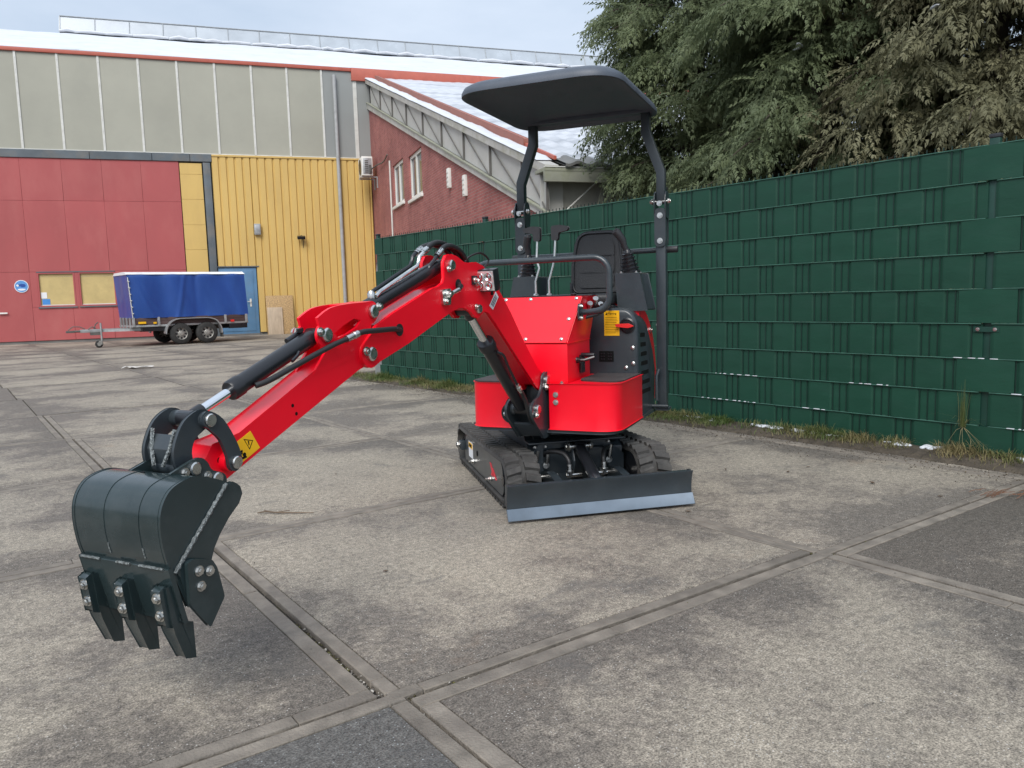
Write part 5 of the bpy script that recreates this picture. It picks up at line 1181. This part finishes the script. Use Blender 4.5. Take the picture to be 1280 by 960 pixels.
bm = nb(); tube(bm, [(-2.1, .9, .53), (-2.05, .9, .66), (-1.98, .88, .72)], .015, 6); tube(bm, [(-2.25, .86, .53), (-2.15, .84, .60), (-2.05, .86, .55)], .015, 6); box(bm, -2.2, -1.9, .86, .94, .36, .44); tp('brake_linkage', bm, DKROD, par=db)
bm = nb(); tube(bm, [(-1.93, .82, .70), (-1.93, .82, .16)], .026, 10); tp('jockey_mast', bm, GALV, par=db)
jw = tp('jockey_wheel', (lambda b: (lathe(b, (-2.01, .79, .105), (0, 1, 0), [(0, .04), (0, .085), (.012, .103), (.045, .103), (.06, .085), (.06, .04)], 24), b)[1])(nb()), TYRE)
bm = nb(); cyl(bm, (-2.01, .785, .105), (-2.01, .855, .105), .055, 16); box(bm, -2.02, -1.93, .775, .79, .09, .2); tp('rim', bm, RIM, par=jw)

# ------------------------------------------------------------------ vegetation
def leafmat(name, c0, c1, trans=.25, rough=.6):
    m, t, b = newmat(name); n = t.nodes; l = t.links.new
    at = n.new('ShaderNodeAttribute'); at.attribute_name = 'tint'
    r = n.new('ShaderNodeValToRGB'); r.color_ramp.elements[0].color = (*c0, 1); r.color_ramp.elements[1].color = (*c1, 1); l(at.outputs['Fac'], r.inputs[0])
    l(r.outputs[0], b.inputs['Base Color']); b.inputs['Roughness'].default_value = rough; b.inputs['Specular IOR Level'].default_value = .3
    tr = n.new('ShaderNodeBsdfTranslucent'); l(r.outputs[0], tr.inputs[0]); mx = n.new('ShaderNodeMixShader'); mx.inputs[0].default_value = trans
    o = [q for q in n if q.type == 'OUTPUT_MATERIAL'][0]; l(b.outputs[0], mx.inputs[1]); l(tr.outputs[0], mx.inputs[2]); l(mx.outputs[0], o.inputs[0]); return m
def npmesh(name, V, F, m, tint=None, smooth=False):
    """V (n,3), F (m,4) quads -> mesh"""
    me = bpy.data.meshes.new(name); k = F.shape[1]
    me.vertices.add(len(V)); me.vertices.foreach_set('co', np.ascontiguousarray(V, np.float32).ravel())
    me.loops.add(F.size); me.loops.foreach_set('vertex_index', np.ascontiguousarray(F, np.int32).ravel())
    me.polygons.add(len(F)); me.polygons.foreach_set('loop_start', np.arange(0, F.size, k, dtype=np.int32)); me.polygons.foreach_set('loop_total', np.full(len(F), k, np.int32))
    me.update(calc_edges=True); me.materials.append(m)
    if tint is not None:
        a = me.attributes.new('tint', 'FLOAT', 'POINT'); a.data.foreach_set('value', np.ascontiguousarray(tint, np.float32))
    return me
def frond_template(seed):
    g = np.random.default_rng(seed); V = []; F = []
    def leaf(p, d, nrm_, L_, w_):
        s = np.cross(d, nrm_); s /= np.linalg.norm(s)+1e-9; i = len(V); q = p+d*L_*.30
        V.extend([q+s*w_, p+d*L_, q-s*w_]) if L_ < .8 else V.extend([p+s*w_, p+d*L_, p-s*w_]); F.append([i, i+1, i+2])
    K = 5
    for k in range(K):
        t = (k+.6)/K; p = np.array([t, 0, -.35*t*t]); ax = np.array([1, 0, -.7*t]); ax /= np.linalg.norm(ax)
        for s in (-1, 1):
            d = ax*.62+np.array([0, s*.75, -.18-.15*g.random()]); d /= np.linalg.norm(d); L_ = (.46*(1-t*.72))*g.uniform(.75, 1.15)
            n_ = np.array([g.normal(0, .25), g.normal(0, .25), 1.]); leaf(p, d, n_, L_*1.05, .050)
            q = p+d*L_*.45; d2 = d*.7+ax*.7+np.array([0, 0, -.25]); d2 /= np.linalg.norm(d2); leaf(q, d2, n_, L_*.75, .042)
    leaf(np.array([.85, 0, -.27]), np.array([.8, 0, -.6]), np.array([0., .2, 1.]), .30, .04)
    leaf(np.array([0, 0, 0.]), np.array([1., 0, -.2]), np.array([0, 0, 1.]), .9, .012)
    return np.array(V), np.array(F)
FR_T = [frond_template(i) for i in range(3)]
BARK = mat('bark', (.075, .06, .045), .9, var=.3, scale=8, bump=.6, bscale=20)
def conifer(loc, H, Rm, seed, lm_, label, nl=150, per=92, z0=.9, size=(.17, .345), foot=1.0):
    g = np.random.default_rng(seed); fr = Matrix.Translation(Vector(loc))
    t = thing('conifer_tree', label, 'tree', fr, 'conifers behind the green fence')
    bm = nb(); tube(bm, [(0, 0, -.2), (.05, .03, H*.35), (-.04, .05, H*.7), (.02, 0, H*.98)], [.17, .12, .07, .02], 10)
    PX_, DX_, SX_, TT = [], [], [], []; snow = []
    for k in range(nl):
        z = z0*.2+(H-z0*.2)*((k+.5)/nl)**1.0; u = z/H; a = k*2.39996+g.normal(0, .35)
        Rr = Rm*(1-u**2.6*.85)*(.70+.30*min(1, u*4))*(foot+(1-foot)*min(1, max(0, (z-1.8)/2.6)))*g.uniform(.72, 1.12)
        out = np.array([math.cos(a), math.sin(a), 0]); up = g.uniform(.15, .55)
        pts = []
        for q in np.linspace(0, 1, 7):
            pts.append(np.array([0, 0, z])+out*Rr*q+np.array([0, 0, Rr*(up*q-.55*up*q*q-.22*q**3)]))
        if k % 2 == 0: tube(bm, [Vector(p) for p in pts], [.030, .026, .022, .018, .014, .010, .005], 5)
        lt = g.normal(0, .16)
        for j in range(per):
            q = g.uniform(.12, 1.0)**.62; f = q*6; i = min(5, int(f)); p = pts[i]+(pts[i+1]-pts[i])*(f-i)
            side = g.uniform(-1, 1); sv = np.array([-out[1], out[0], 0])
            p = p+sv*side*Rr*.26*q+np.array([0, 0, g.normal(0, .07)])-np.array([0, 0, abs(side)*.10])
            d = out*g.uniform(.35, 1)+sv*(side*.8+g.normal(0, .35))+np.array([0, 0, g.normal(-.42, .40)])
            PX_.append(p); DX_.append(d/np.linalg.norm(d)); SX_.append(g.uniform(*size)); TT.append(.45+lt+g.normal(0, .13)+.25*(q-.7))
        if k % 9 == 3: snow.append(pts[5]+np.array([0, 0, .05]))
    fin('trunk', bm, BARK, t, fr)
    P, D, Z = np.array(PX_), np.array(DX_), np.array(SX_); TT = np.clip(TT, 0, 1); n = len(P)
    roll = g.normal(0, .55, n); upv_ = np.tile([0, 0, 1.], (n, 1)); Sd = np.cross(upv_, D); Sd /= np.linalg.norm(Sd, axis=1)[:, None]+1e-9; Un = np.cross(D, Sd)
    S2 = Sd*np.cos(roll)[:, None]+Un*np.sin(roll)[:, None]; U2 = -Sd*np.sin(roll)[:, None]+Un*np.cos(roll)[:, None]
    Vs, Fs, Ts = [], [], []; offv = 0; which = g.integers(0, 3, n)
    for w_ in range(3):
        ix = np.where(which == w_)[0]; V0, F0 = FR_T[w_]
        v = P[ix][:, None, :]+Z[ix][:, None, None]*(V0[None, :, 0:1]*D[ix][:, None, :]+V0[None, :, 1:2]*S2[ix][:, None, :]+V0[None, :, 2:3]*(U2[ix]*.6+np.array([0, 0, .55]))[:, None, :])
        f = F0[None]+(np.arange(len(ix))*len(V0))[:, None, None]+offv
        tn = np.repeat(TT[ix], len(V0)).reshape(len(ix), -1)+g.normal(0, .05, (len(ix), len(V0)))+.10*(V0[None, :, 0]-.5)
        Vs.append(v.reshape(-1, 3)); Fs.append(f.reshape(-1, 3)); Ts.append(tn.ravel()); offv += len(ix)*len(V0)
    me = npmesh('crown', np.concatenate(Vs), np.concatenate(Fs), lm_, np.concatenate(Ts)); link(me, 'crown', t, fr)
    bm = nb()
    for p in snow:
        for q in range(2):
            m_ = Matrix.Translation(Vector(p)+Vector((g.normal(0, .05), g.normal(0, .05), .02))) @ Matrix.Rotation(g.uniform(0, 3), 4, 'Z') @ Matrix.Diagonal((g.uniform(.05, .11), g.uniform(.02, .04), .016, 1)); bmesh.ops.create_icosphere(bm, subdivisions=1, radius=1, matrix=m_)
    if snow: fin('snow_patch', bm, SNOW, t, fr, kind='stuff', ang=80)
    return t
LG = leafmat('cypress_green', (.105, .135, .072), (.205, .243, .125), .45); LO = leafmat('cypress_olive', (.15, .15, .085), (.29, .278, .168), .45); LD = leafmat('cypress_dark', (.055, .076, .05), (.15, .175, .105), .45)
conifer((2.80, 11.9, 0), 7.6, 2.0, 11, LG, 'tall blue green conifer at the left end behind the black canopy', nl=200, foot=.55)
conifer((3.75, 9.7, 0), 7.6, 1.75, 12, LG, 'green conifer in the middle of the row with drooping sprays', nl=160)
conifer((5.05, 8.35, 0), 7.4, 1.95, 13, LO, 'olive brown conifer above the near part of the fence', nl=170)
conifer((6.1, 6.2, 0), 7.0, 1.75, 14, LO, 'olive conifer at the right edge above the fence post', nl=150)
conifer((4.9, 12.2, 0), 9.0, 2.1, 15, LD, 'dark conifer standing further back between the two green ones', nl=120)
conifer((6.9, 10.0, 0), 9.0, 2.2, 16, LD, 'dark conifer standing further back between the two olive ones', nl=120)
conifer((8.8, 8.0, 0), 9.0, 2.2, 17, LD, 'dark conifer at the back behind the right edge of the row', nl=100)

def blades(name, pts, hs, lean, m, wid=.0035, seed=1, parent=None, frame=None, tint=None, kind='stuff', droop=.5):
    g = np.random.default_rng(seed); n = len(pts); P = np.array(pts); H = np.array(hs); az = g.uniform(0, 2*np.pi, n); ln = np.array(lean)
    d = np.stack([np.cos(az), np.sin(az), np.zeros(n)], 1); s = np.stack([-np.sin(az), np.cos(az), np.zeros(n)], 1)*wid
    lv = []; 
    for k, t in enumerate((0, .4, .75, 1)):
        c = P+np.stack([np.zeros(n), np.zeros(n), H*(t-droop*t**3*ln)], 1)+d*(H*ln*t**1.6)[:, None]; w_ = (1, .85, .5, .05)[k]
        lv += [c-s*w_, c+s*w_]
    V = np.stack(lv, 1).reshape(-1, 3); b_ = (np.arange(n)*8)[:, None]
    F = np.concatenate([b_+np.array([0, 1, 3, 2]), b_+np.array([2, 3, 5, 4]), b_+np.array([4, 5, 7, 6])])
    tn = np.repeat(tint if tint is not None else g.uniform(0, 1, n), 8); me = npmesh(name, V, F, m, tn); return link(me, name, parent, frame, kind)
GR = leafmat('grass_blade', (.27, .22, .11), (.085, .135, .035), .3)
g = np.random.default_rng(5); pts, hs, ln, tt = [], [], [], []
while len(pts) < 15000:
    s_ = g.uniform(-.7, 9.6); dn = .32+.85*noise.noise(Vector((s_*1.7, 0, 0)))+.75*noise.noise(Vector((s_*4.3, 2, 0)))
    if s_ < 2.2: dn += .25
    if 4.7 < s_ < 6.0: dn += .3
    if g.random() > dn*1.1: continue
    y = -abs(g.normal(0, .13))*(1.1 if s_ < 6 else .9)-.01
    if y < -.42+.2*noise.noise(Vector((s_*2.2, 8, 8))): continue
    gr = .62+.9*noise.noise(Vector((s_*2.3, y*3, 5)))+g.normal(0, .22)
    if s_ > 7: gr -= .35
    pts.append((s_, y, .022+.01*g.random())); hs.append(g.uniform(.035, .10)*(1.35 if y > -.12 else .8)*(.8+1.1*max(0, noise.noise(Vector((s_*3, 7, 1)))))); ln.append(g.uniform(.3, 1.5)); tt.append(np.clip(gr, 0, 1))
blades('grass', pts, hs, ln, GR, .0022, 3, frame=FENCE, tint=np.array(tt))
tf_ = FENCE @ Matrix.Translation((7.79, -.035, .20))
gt = thing('grass_tuft', 'tall dry grass tuft growing through the fence near its right post', 'grass', tf_)
pts, hs, ln, tt = [], [], [], []
for k in range(34): pts.append((g.normal(0, .012), -abs(g.normal(0, .012)), 0)); hs.append(g.uniform(.16, .34)); ln.append(abs(g.normal(.12, .12))); tt.append(g.uniform(.4, 1))
for k in range(16): pts.append((g.normal(0, .012), -.01, 0)); hs.append(g.uniform(.10, .2)); ln.append(g.uniform(.9, 1.7)); tt.append(g.uniform(.1, .9))
blades('tuft_blades', pts, hs, ln, GR, .0014, 9, gt, tf_, np.array(tt), 'stuff')
bm = nb()
for k in range(9):
    a = g.normal(0, .5); l_ = g.uniform(.12, .22); tube(bm, [(0, 0, .0), (a*.05, -.03, -.02), (a*.14, -.05, -l_*.6), (a*.22, -.055, -l_)], [.0014, .0013, .001, .0004], 4)
fin('hanging_stalk', bm, mat('dry_stalk', (.17, .15, .075), .8, var=.2), gt, tf_, kind='stuff')
# snow left along the fence
bm = nb()
for k in range(520):
    s_ = g.uniform(4.6, 9.3)
    if noise.noise(Vector((s_*2.6, 4, 4)))+.6*noise.noise(Vector((s_*9, 2, 4))) < .05: continue
    m_ = Matrix.Translation((s_, -.05+g.normal(0, .018)-.05*max(0, noise.noise(Vector((s_*3, 1, 1)))), .038)) @ Matrix.Rotation(g.normal(0, .3), 4, 'Z') @ Matrix.Diagonal((g.uniform(.008, .040), g.uniform(.007, .018), g.uniform(.005, .014), 1)); bmesh.ops.create_icosphere(bm, subdivisions=2, radius=1, matrix=m_)
for v in bm.verts: v.co += Vector((noise.noise(v.co*40)*.010, noise.noise(v.co*40+Vector((3, 3, 3)))*.006, noise.noise(v.co*30)*.004))
fin('snow_remains', bm, SNOW, frame=FENCE, kind='stuff', ang=80)
bm = nb()
for k in (1, 2, 3, 4):
    s_ = 3.5
    while s_ < 9.4:
        l_ = g.uniform(.008, .06); dens = noise.noise(Vector((s_*1.6, k*5, 0)))-(.10 if k < 3 else .40)+(.25 if s_ > 7.95 and k < 3 else 0)
        if dens > 0: box(bm, s_, s_+l_, -.025, -.012, ZB[k]-.002, ZB[k]+.0022+g.uniform(0, .0025))
        s_ += l_+g.uniform(.004, .05)
fin('snow_on_fence_wires', bm, SNOW, frame=FENCE, kind='stuff', bev=.002, seg=1)
# loose bits on the slabs and in the joints
PEB = leafmat('loose_grit', (.07, .06, .05), (.52, .49, .44), 0, .85); MOSSM = leafmat('joint_moss', (.06, .05, .025), (.13, .125, .045), .1, .9)
def chips(name, P, size, m, seed, frame=None):
    g = np.random.default_rng(seed); n = len(P); P = np.array(P); base = np.array([[1, 0, 0], [-1, 0, 0], [0, 1, 0], [0, -1, 0], [0, 0, .7], [0, 0, -.5]], float)
    sz = np.array(size); a = g.uniform(0, 6.28, n); st = g.uniform(.6, 1.5, (n, 1, 3)); v = base[None]*st*sz[:, None, None]+g.normal(0, .15, (n, 6, 3))*sz[:, None, None]
    c, s = np.cos(a)[:, None], np.sin(a)[:, None]; v = np.stack([v[..., 0]*c-v[..., 1]*s, v[..., 0]*s+v[..., 1]*c, v[..., 2]], -1)+P[:, None, :]
    T = np.array([[0, 2, 4], [2, 1, 4], [1, 3, 4], [3, 0, 4], [2, 0, 5], [1, 2, 5], [3, 1, 5], [0, 3, 5]]); F = (T[None]+(np.arange(n)*6)[:, None, None]).reshape(-1, 3)
    tn = np.repeat(g.beta(.8, 1.4, n), 6); link(npmesh(name, v.reshape(-1, 3), F, m, tn), name, None, frame, 'stuff')
def gp(i, j): p = GO+GU*i+GV*j; return p
P, Z, P2, Z2 = [], [], [], []
for (a, b, n_, mo) in (((0, 0), (0, 1), 500, 1), ((0, 0), (0, -1), 700, .6), ((0, 0), (1, 0), 160, .3), ((1, 0), (2, 0), 160, .3), ((1, 0), (1, -1), 90, .2), ((0, 1), (1, 1), 120, .2), ((0, 0), (-1, 0), 90, .2), ((1, 0), (1, 1), 90, .2)):
    pa, pb = gp(*a), gp(*b); d = (pb-pa).normalized(); nn = Vector((-d.y, d.x, 0))
    for k in range(n_):
        t = g.random(); q = pa.lerp(pb, t)+nn*g.normal(0, .009 if b != (0, -1) else .022); P.append((q.x, q.y, -.017+g.uniform(0, .014))); Z.append(g.uniform(.0015, .0055))
    for k in range(int(1500*mo)):
        t = g.random()
        if noise.noise(Vector((t*6, a[0]*3+b[0], a[1]+b[1]*7))) < -.1: continue
        q = pa.lerp(pb, t)+nn*g.normal(0, .006); P2.append((q.x, q.y, -.017+g.uniform(0, .012))); Z2.append(g.uniform(.003, .007))
chips('joint_gravel', P, Z, PEB, 21); chips('moss_in_joints', P2, Z2, MOSSM, 22)
P, Z = [], []
for k in range(1600):
    t = g.random(); q = gp(0, 0)+GU*g.uniform(-1, 2.3)+GV*g.uniform(-1, 2.5); P.append((q.x, q.y, .004)); Z.append(g.uniform(.0010, .0028)*(1.5 if g.random() < .06 else 1))
for k in range(500):
    s_ = g.uniform(.2, 9); y = -.2-abs(g.normal(0, .35)); q = FENCE @ Vector((s_, y, 0)); P.append((q.x, q.y, .006)); Z.append(g.uniform(.0015, .004))
chips('scattered_grit', P, Z, PEB, 23)
P, Z = [], []
for k in range(4200):
    s_ = g.uniform(-.3, 9.4); y = -.26-abs(g.normal(0, .17))*(1+.8*noise.noise(Vector((s_*1.8, 0, 3)))); q = FENCE @ Vector((s_, y, 0)); P.append((q.x, q.y, .004)); Z.append(g.uniform(.0012, .0048))
chips('verge_crumbs', P, Z, leafmat('soil_crumb', (.035, .028, .02), (.16, .12, .075), 0, .9), 24)
DRY = mat('dead_leaf', (.10, .065, .04), .85, var=.4, scale=20)
def leafthing(x, y, s, rz, label, m=DRY, group='dead leaves on the slabs'):
    M = Matrix.Translation((x, y, .006)) @ Matrix.Rotation(rz, 4, 'Z'); bm = nb(); rows = []
    for i in range(7):
        t = i/6; w_ = .38*math.sin(math.pi*min(1, t*.95+.05))**.8*s; rows.append([bm.verts.new(((t-.5)*s*1.5, yy*w_, .25*s*(t-.4)**2+.22*s*yy*yy+.05*s*math.sin(t*9+yy*4))) for yy in (-1, -.4, .2, 1)])
    for a, b in zip(rows[:-1], rows[1:]):
        for k in range(3): addf(bm, [a[k], b[k], b[k+1], a[k+1]])
    tube(bm, [(-.75*s, 0, .04*s), (-1.05*s, .06*s, .02*s)], .03*s, 4)
    o = fin('dead_leaf', bm, m, frame=M); tag(o, label, 'leaf', group)
LEAVES = [(829, 544+115*0, .03), (482, 716, .018), (1090, 605, .03), (985, 591, .025), (1175, 622, .02), (907, 588, .02), (860, 641, .022), (420, 594, .02), (465, 488, .03), (525, 485, .03), (255, 580, .02), (1010, 585, .018)]
LL_ = ['dead leaf lying alone in the middle of the slab in front of the blade', 'dead leaf near the fence, rightmost of the row by the verge', 'dead leaf on the slab beside the verge, next to a smaller one', 'dead leaf at the far right just before the rusty needle litter', 'dead leaf halfway between the blade and the fence verge', 'dead leaf on the slab just right of the dozer blade end', 'dead leaf on the slab between the twig and the left track', 'dead leaf far back left below the raised boom', 'dead leaf at the foot of the fence below the boom', 'dead leaf left of the bucket linkage on the slab', 'small dead leaf close to the verge, middle of three']
def gpx(px, py):
    v = fw+(px-640)/FPX*rt-(py-480)/FPX*upv; t = -CAM_H/v.z; return Vector((0, 0, CAM_H))+v*t
for k, (px, py, s_) in enumerate(LEAVES[1:]):
    q = gpx(px, py); leafthing(q.x, q.y, s_*.8, k*1.9, LL_[k])
q0, q1 = gpx(322, 643), gpx(392, 642); M = Matrix.Translation(q0)
bm = nb(); d = q1-q0; tube(bm, [(0, 0, .008), tuple(d*.15+Vector((0, .012, .014))), tuple(d*.3+Vector((0, .0, .010))), tuple(d*.65+Vector((0, -.004, .008))), tuple(d+Vector((0, .0, .006)))], [.003, .0055, .005, .004, .002], 6)
tube(bm, [tuple(d*.15+Vector((0, .012, .014))), tuple(d*.07+Vector((0, .05, .01)))], .003, 5); tube(bm, [tuple(d*.3+Vector((0, 0, .01))), tuple(d*.55+Vector((0, .03, .012)))], .0025, 5)
o = fin('twig', bm, mat('twig_bark', (.13, .095, .065), .85, var=.3), frame=M); tag(o, 'thin forked twig lying on a slab right of the bucket', 'twig')
q0 = gpx(1258, 620); bm = nb(); gg = np.random.default_rng(3)
for k in range(26):
    a = gg.uniform(-.5, .5)+.5; l_ = gg.uniform(.05, .13); c = Vector((gg.normal(0, .08), gg.normal(0, .03), .008+gg.random()*.012)); dd = Vector((math.cos(a), math.sin(a), gg.normal(0, .1)))*l_*.5; tube(bm, [c-dd, c+Vector((0, 0, .006)), c+dd], .0016, 4)
o = fin('needle_litter', bm, mat('rusty_litter', (.17, .085, .05), .9, var=.3), frame=Matrix.Translation(q0)); o['kind'] = 'stuff'
q0 = gpx(172, 460.5); bm = nb(); prev = None
for i in range(8):
    x = (i-3.5)*.075; r = [bm.verts.new((x, yy+.08*math.sin(i*1.3), .012+.03*abs(math.sin(i*1.7+j)))) for j, yy in enumerate((-.09, 0, .08))]
    if prev:
        for k in range(2): addf(bm, [prev[k], r[k], r[k+1], prev[k+1]])
    prev = r
o = fin('paper_scrap', bm, mat('dirty_paper', (.55, .52, .48), .8), frame=Matrix.Translation(q0)); tag(o, 'crumpled pale paper scrap lying on the far slabs before the trailer', 'paper')
# a white folding panel resting by the far fence post
Mg = Matrix.Translation(FENCE @ Vector((-.12, .15, 0))) @ Matrix.Rotation(R(20), 4, 'Z') 
gb_ = thing('grey_board', 'narrow grey upright board standing behind the far fence post', 'board', Mg)
bm = nb(); prism(bm, [(-.17, 0), (.0, 0), (.0, 1.64), (-.07, 1.64)], 0, .03); fin('board_sheet', bm, GALV, gb_, Mg, bev=.004)
bm = nb(); box(bm, -.08, .01, -.01, .04, 1.641, 1.66); fin('board_edge', bm, DKROD, gb_, Mg)
